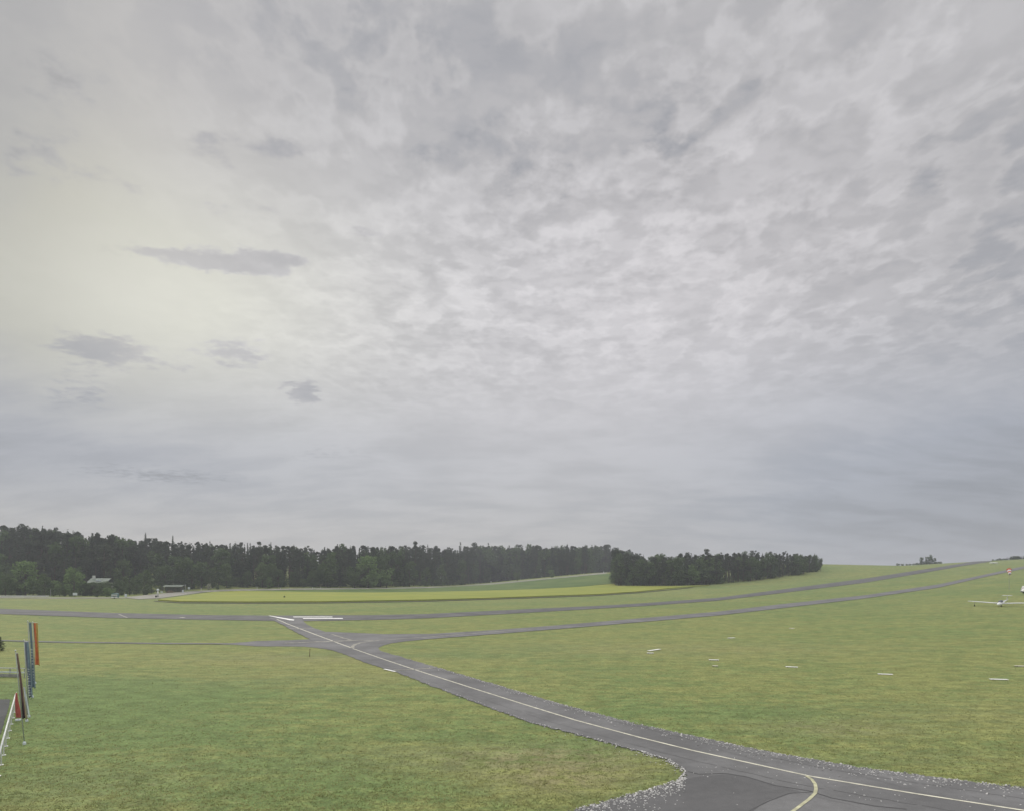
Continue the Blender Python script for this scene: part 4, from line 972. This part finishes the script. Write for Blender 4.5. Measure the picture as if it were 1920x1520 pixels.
# ------------------------------------------------------------------ loose stones along the tarmac edges
def stones(name, lines, n, m, smin, smax, label):
    base = np.array([[1, 0, 0], [-1, 0, 0], [0, 1, 0], [0, -1, 0], [0, 0, 1], [0, 0, -.4]], float); tri = np.array([[0, 2, 4], [2, 1, 4], [1, 3, 4], [3, 0, 4], [2, 0, 5], [1, 2, 5], [3, 1, 5], [0, 3, 5]])
    Vs, Fs = [], []
    tot = sum(l[2] for l in lines); o = 0
    for pts, wd_, wt, gam in lines:
        pass
    for k in range(n):
        pts, wd_, wt, gam = random.choices(lines, [l[2] for l in lines])[0]
        seg = random.random() ** gam * (len(pts) - 1); i = min(int(seg), len(pts) - 2); f = seg - i
        clus = .5 + .5 * math.sin(seg * 37) * math.sin(seg * 61 + 1)
        if random.random() > .25 + .75 * clus: continue
        u = pts[i][0] + (pts[i + 1][0] - pts[i][0]) * f; v = pts[i][1] + (pts[i + 1][1] - pts[i][1]) * f
        wl = wd_[0] + (wd_[1] - wd_[0]) * seg / (len(pts) - 1)
        v += (random.expovariate(2.2) - .12) * wl
        p = unproj(u, v); z = gz(p.x, p.y) + .045
        s = random.uniform(smin, smax) * (1.0 if random.random() < .85 else 1.5); a = random.uniform(0, 3.14); c, sn = math.cos(a), math.sin(a)
        B = base * np.array([s, s * random.uniform(.5, .9), s * random.uniform(.35, .6)]) * np.array([1, 1, 1]) + rng.normal(0, s * .12, (6, 3))
        V = np.stack([B[:, 0] * c - B[:, 1] * sn + p.x, B[:, 0] * sn + B[:, 1] * c + p.y, B[:, 2] + z], 1)
        Vs.append(V); Fs.append(tri + o); o += 6
    link(name, np_mesh(name, np.concatenate(Vs), np.concatenate(Fs), m), kind='stuff', label=label, cat='stones')
edge_r = [(760, 1233), (900, 1275), (1027, 1313), (1160, 1349), (1307, 1382), (1430, 1408), (1605, 1439), (1760, 1459), (1920, 1478)]
edge_l = [(740, 1258), (877, 1309), (993, 1352), (1080, 1375), (1198, 1407), (1255, 1424), (1285, 1444)]
edge_b = [(1285, 1447), (1272, 1464), (1225, 1479), (1167, 1496), (1080, 1520)]
L_ = [(edge_r, (3, 17), 1.0, .8), (edge_l, (2, 9), .30, .7), (edge_b, (20, 34), .60, .9)]
stones('white_stones', L_, 3300, M['stone'], .035, .075, 'white stone chips strewn along the edges of the near taxiway')
stones('grey_stones', L_, 1300, M['stone_d'], .03, .08, 'grey stone chips strewn along the edges of the near taxiway')
stones('scattered_stones', [([(1300, 1440), (1420, 1440), (1600, 1470), (1700, 1500)], (40, 40), 1, 1)], 70, M['stone'], .035, .06, 'few white stones scattered over the dark tarmac patch')

# ------------------------------------------------------------------ grass tufts over the near meadow
def grass():
    from mathutils.geometry import intersect_point_tri_2d
    roads = []
    def pip(u, v, poly):
        ins = False; j = len(poly) - 1
        for i in range(len(poly)):
            a, b = poly[i], poly[j]
            if (a[1] > v) != (b[1] > v) and u < (b[0] - a[0]) * (v - a[1]) / (b[1] - a[1]) + a[0]: ins = not ins
            j = i
        return ins
    tx = tx_l + tx_r; st = st_up + st_lo
    Cs = []
    N = 26000
    U = rng.uniform(-60, 1980, N); Vv = 1215 + 330 * rng.uniform(0, 1, N) ** .75
    Y = HC * F / (Vv - VH); X = (U - CX) / F * Y
    keep = []
    for k in range(N):
        if pip(U[k], Vv[k] , tx) or pip(U[k], Vv[k], st): continue
        keep.append(k)
    X, Y = X[keep], Y[keep]; Z = H(X, Y); n = len(X)
    nb = 5; sc = np.repeat(rng.uniform(.5, 1.15, n), nb)
    bx = np.repeat(X, nb) + rng.normal(0, .09, n * nb); by = np.repeat(Y, nb) + rng.normal(0, .09, n * nb); bz_ = np.repeat(Z, nb)
    a = rng.uniform(0, 2 * np.pi, n * nb); hh = rng.uniform(.03, .08, n * nb) * sc; w = rng.uniform(.012, .03, n * nb); ln = rng.uniform(.02, .12, n * nb)
    V = np.stack([np.stack([bx - w * np.cos(a), by - w * np.sin(a), bz_], 1), np.stack([bx + w * np.cos(a), by + w * np.sin(a), bz_], 1), np.stack([bx - ln * np.sin(a), by + ln * np.cos(a), bz_ + hh], 1)], 1).reshape(-1, 3)
    link('grass', np_mesh('grass', V, np.arange(len(V)).reshape(-1, 3), M['grass']), kind='stuff', label='short tufts of meadow grass either side of the taxiway', cat='grass')
grass()

# ------------------------------------------------------------------ haze
def haze():
    m = bpy.data.materials.new('haze'); m.use_nodes = True; t = m.node_tree; t.nodes.clear()
    o = t.nodes.new('ShaderNodeOutputMaterial'); v = t.nodes.new('ShaderNodeVolumePrincipled'); v.inputs['Color'].default_value = (.90, .94, 1, 1); v.inputs['Density'].default_value = HAZE; v.inputs['Anisotropy'].default_value = .2
    t.links.new(v.outputs[0], o.inputs['Volume'])
    lo, hi = -80, 75
    b = MB(); b.box((0, 700, (lo + hi) / 2), (17000, 17600, hi - lo)); h = b.build('haze', m, kind='stuff', label='thin pale evening haze over the airfield', cat='haze')
HAZE = .0003
if HAZE > 0: haze()
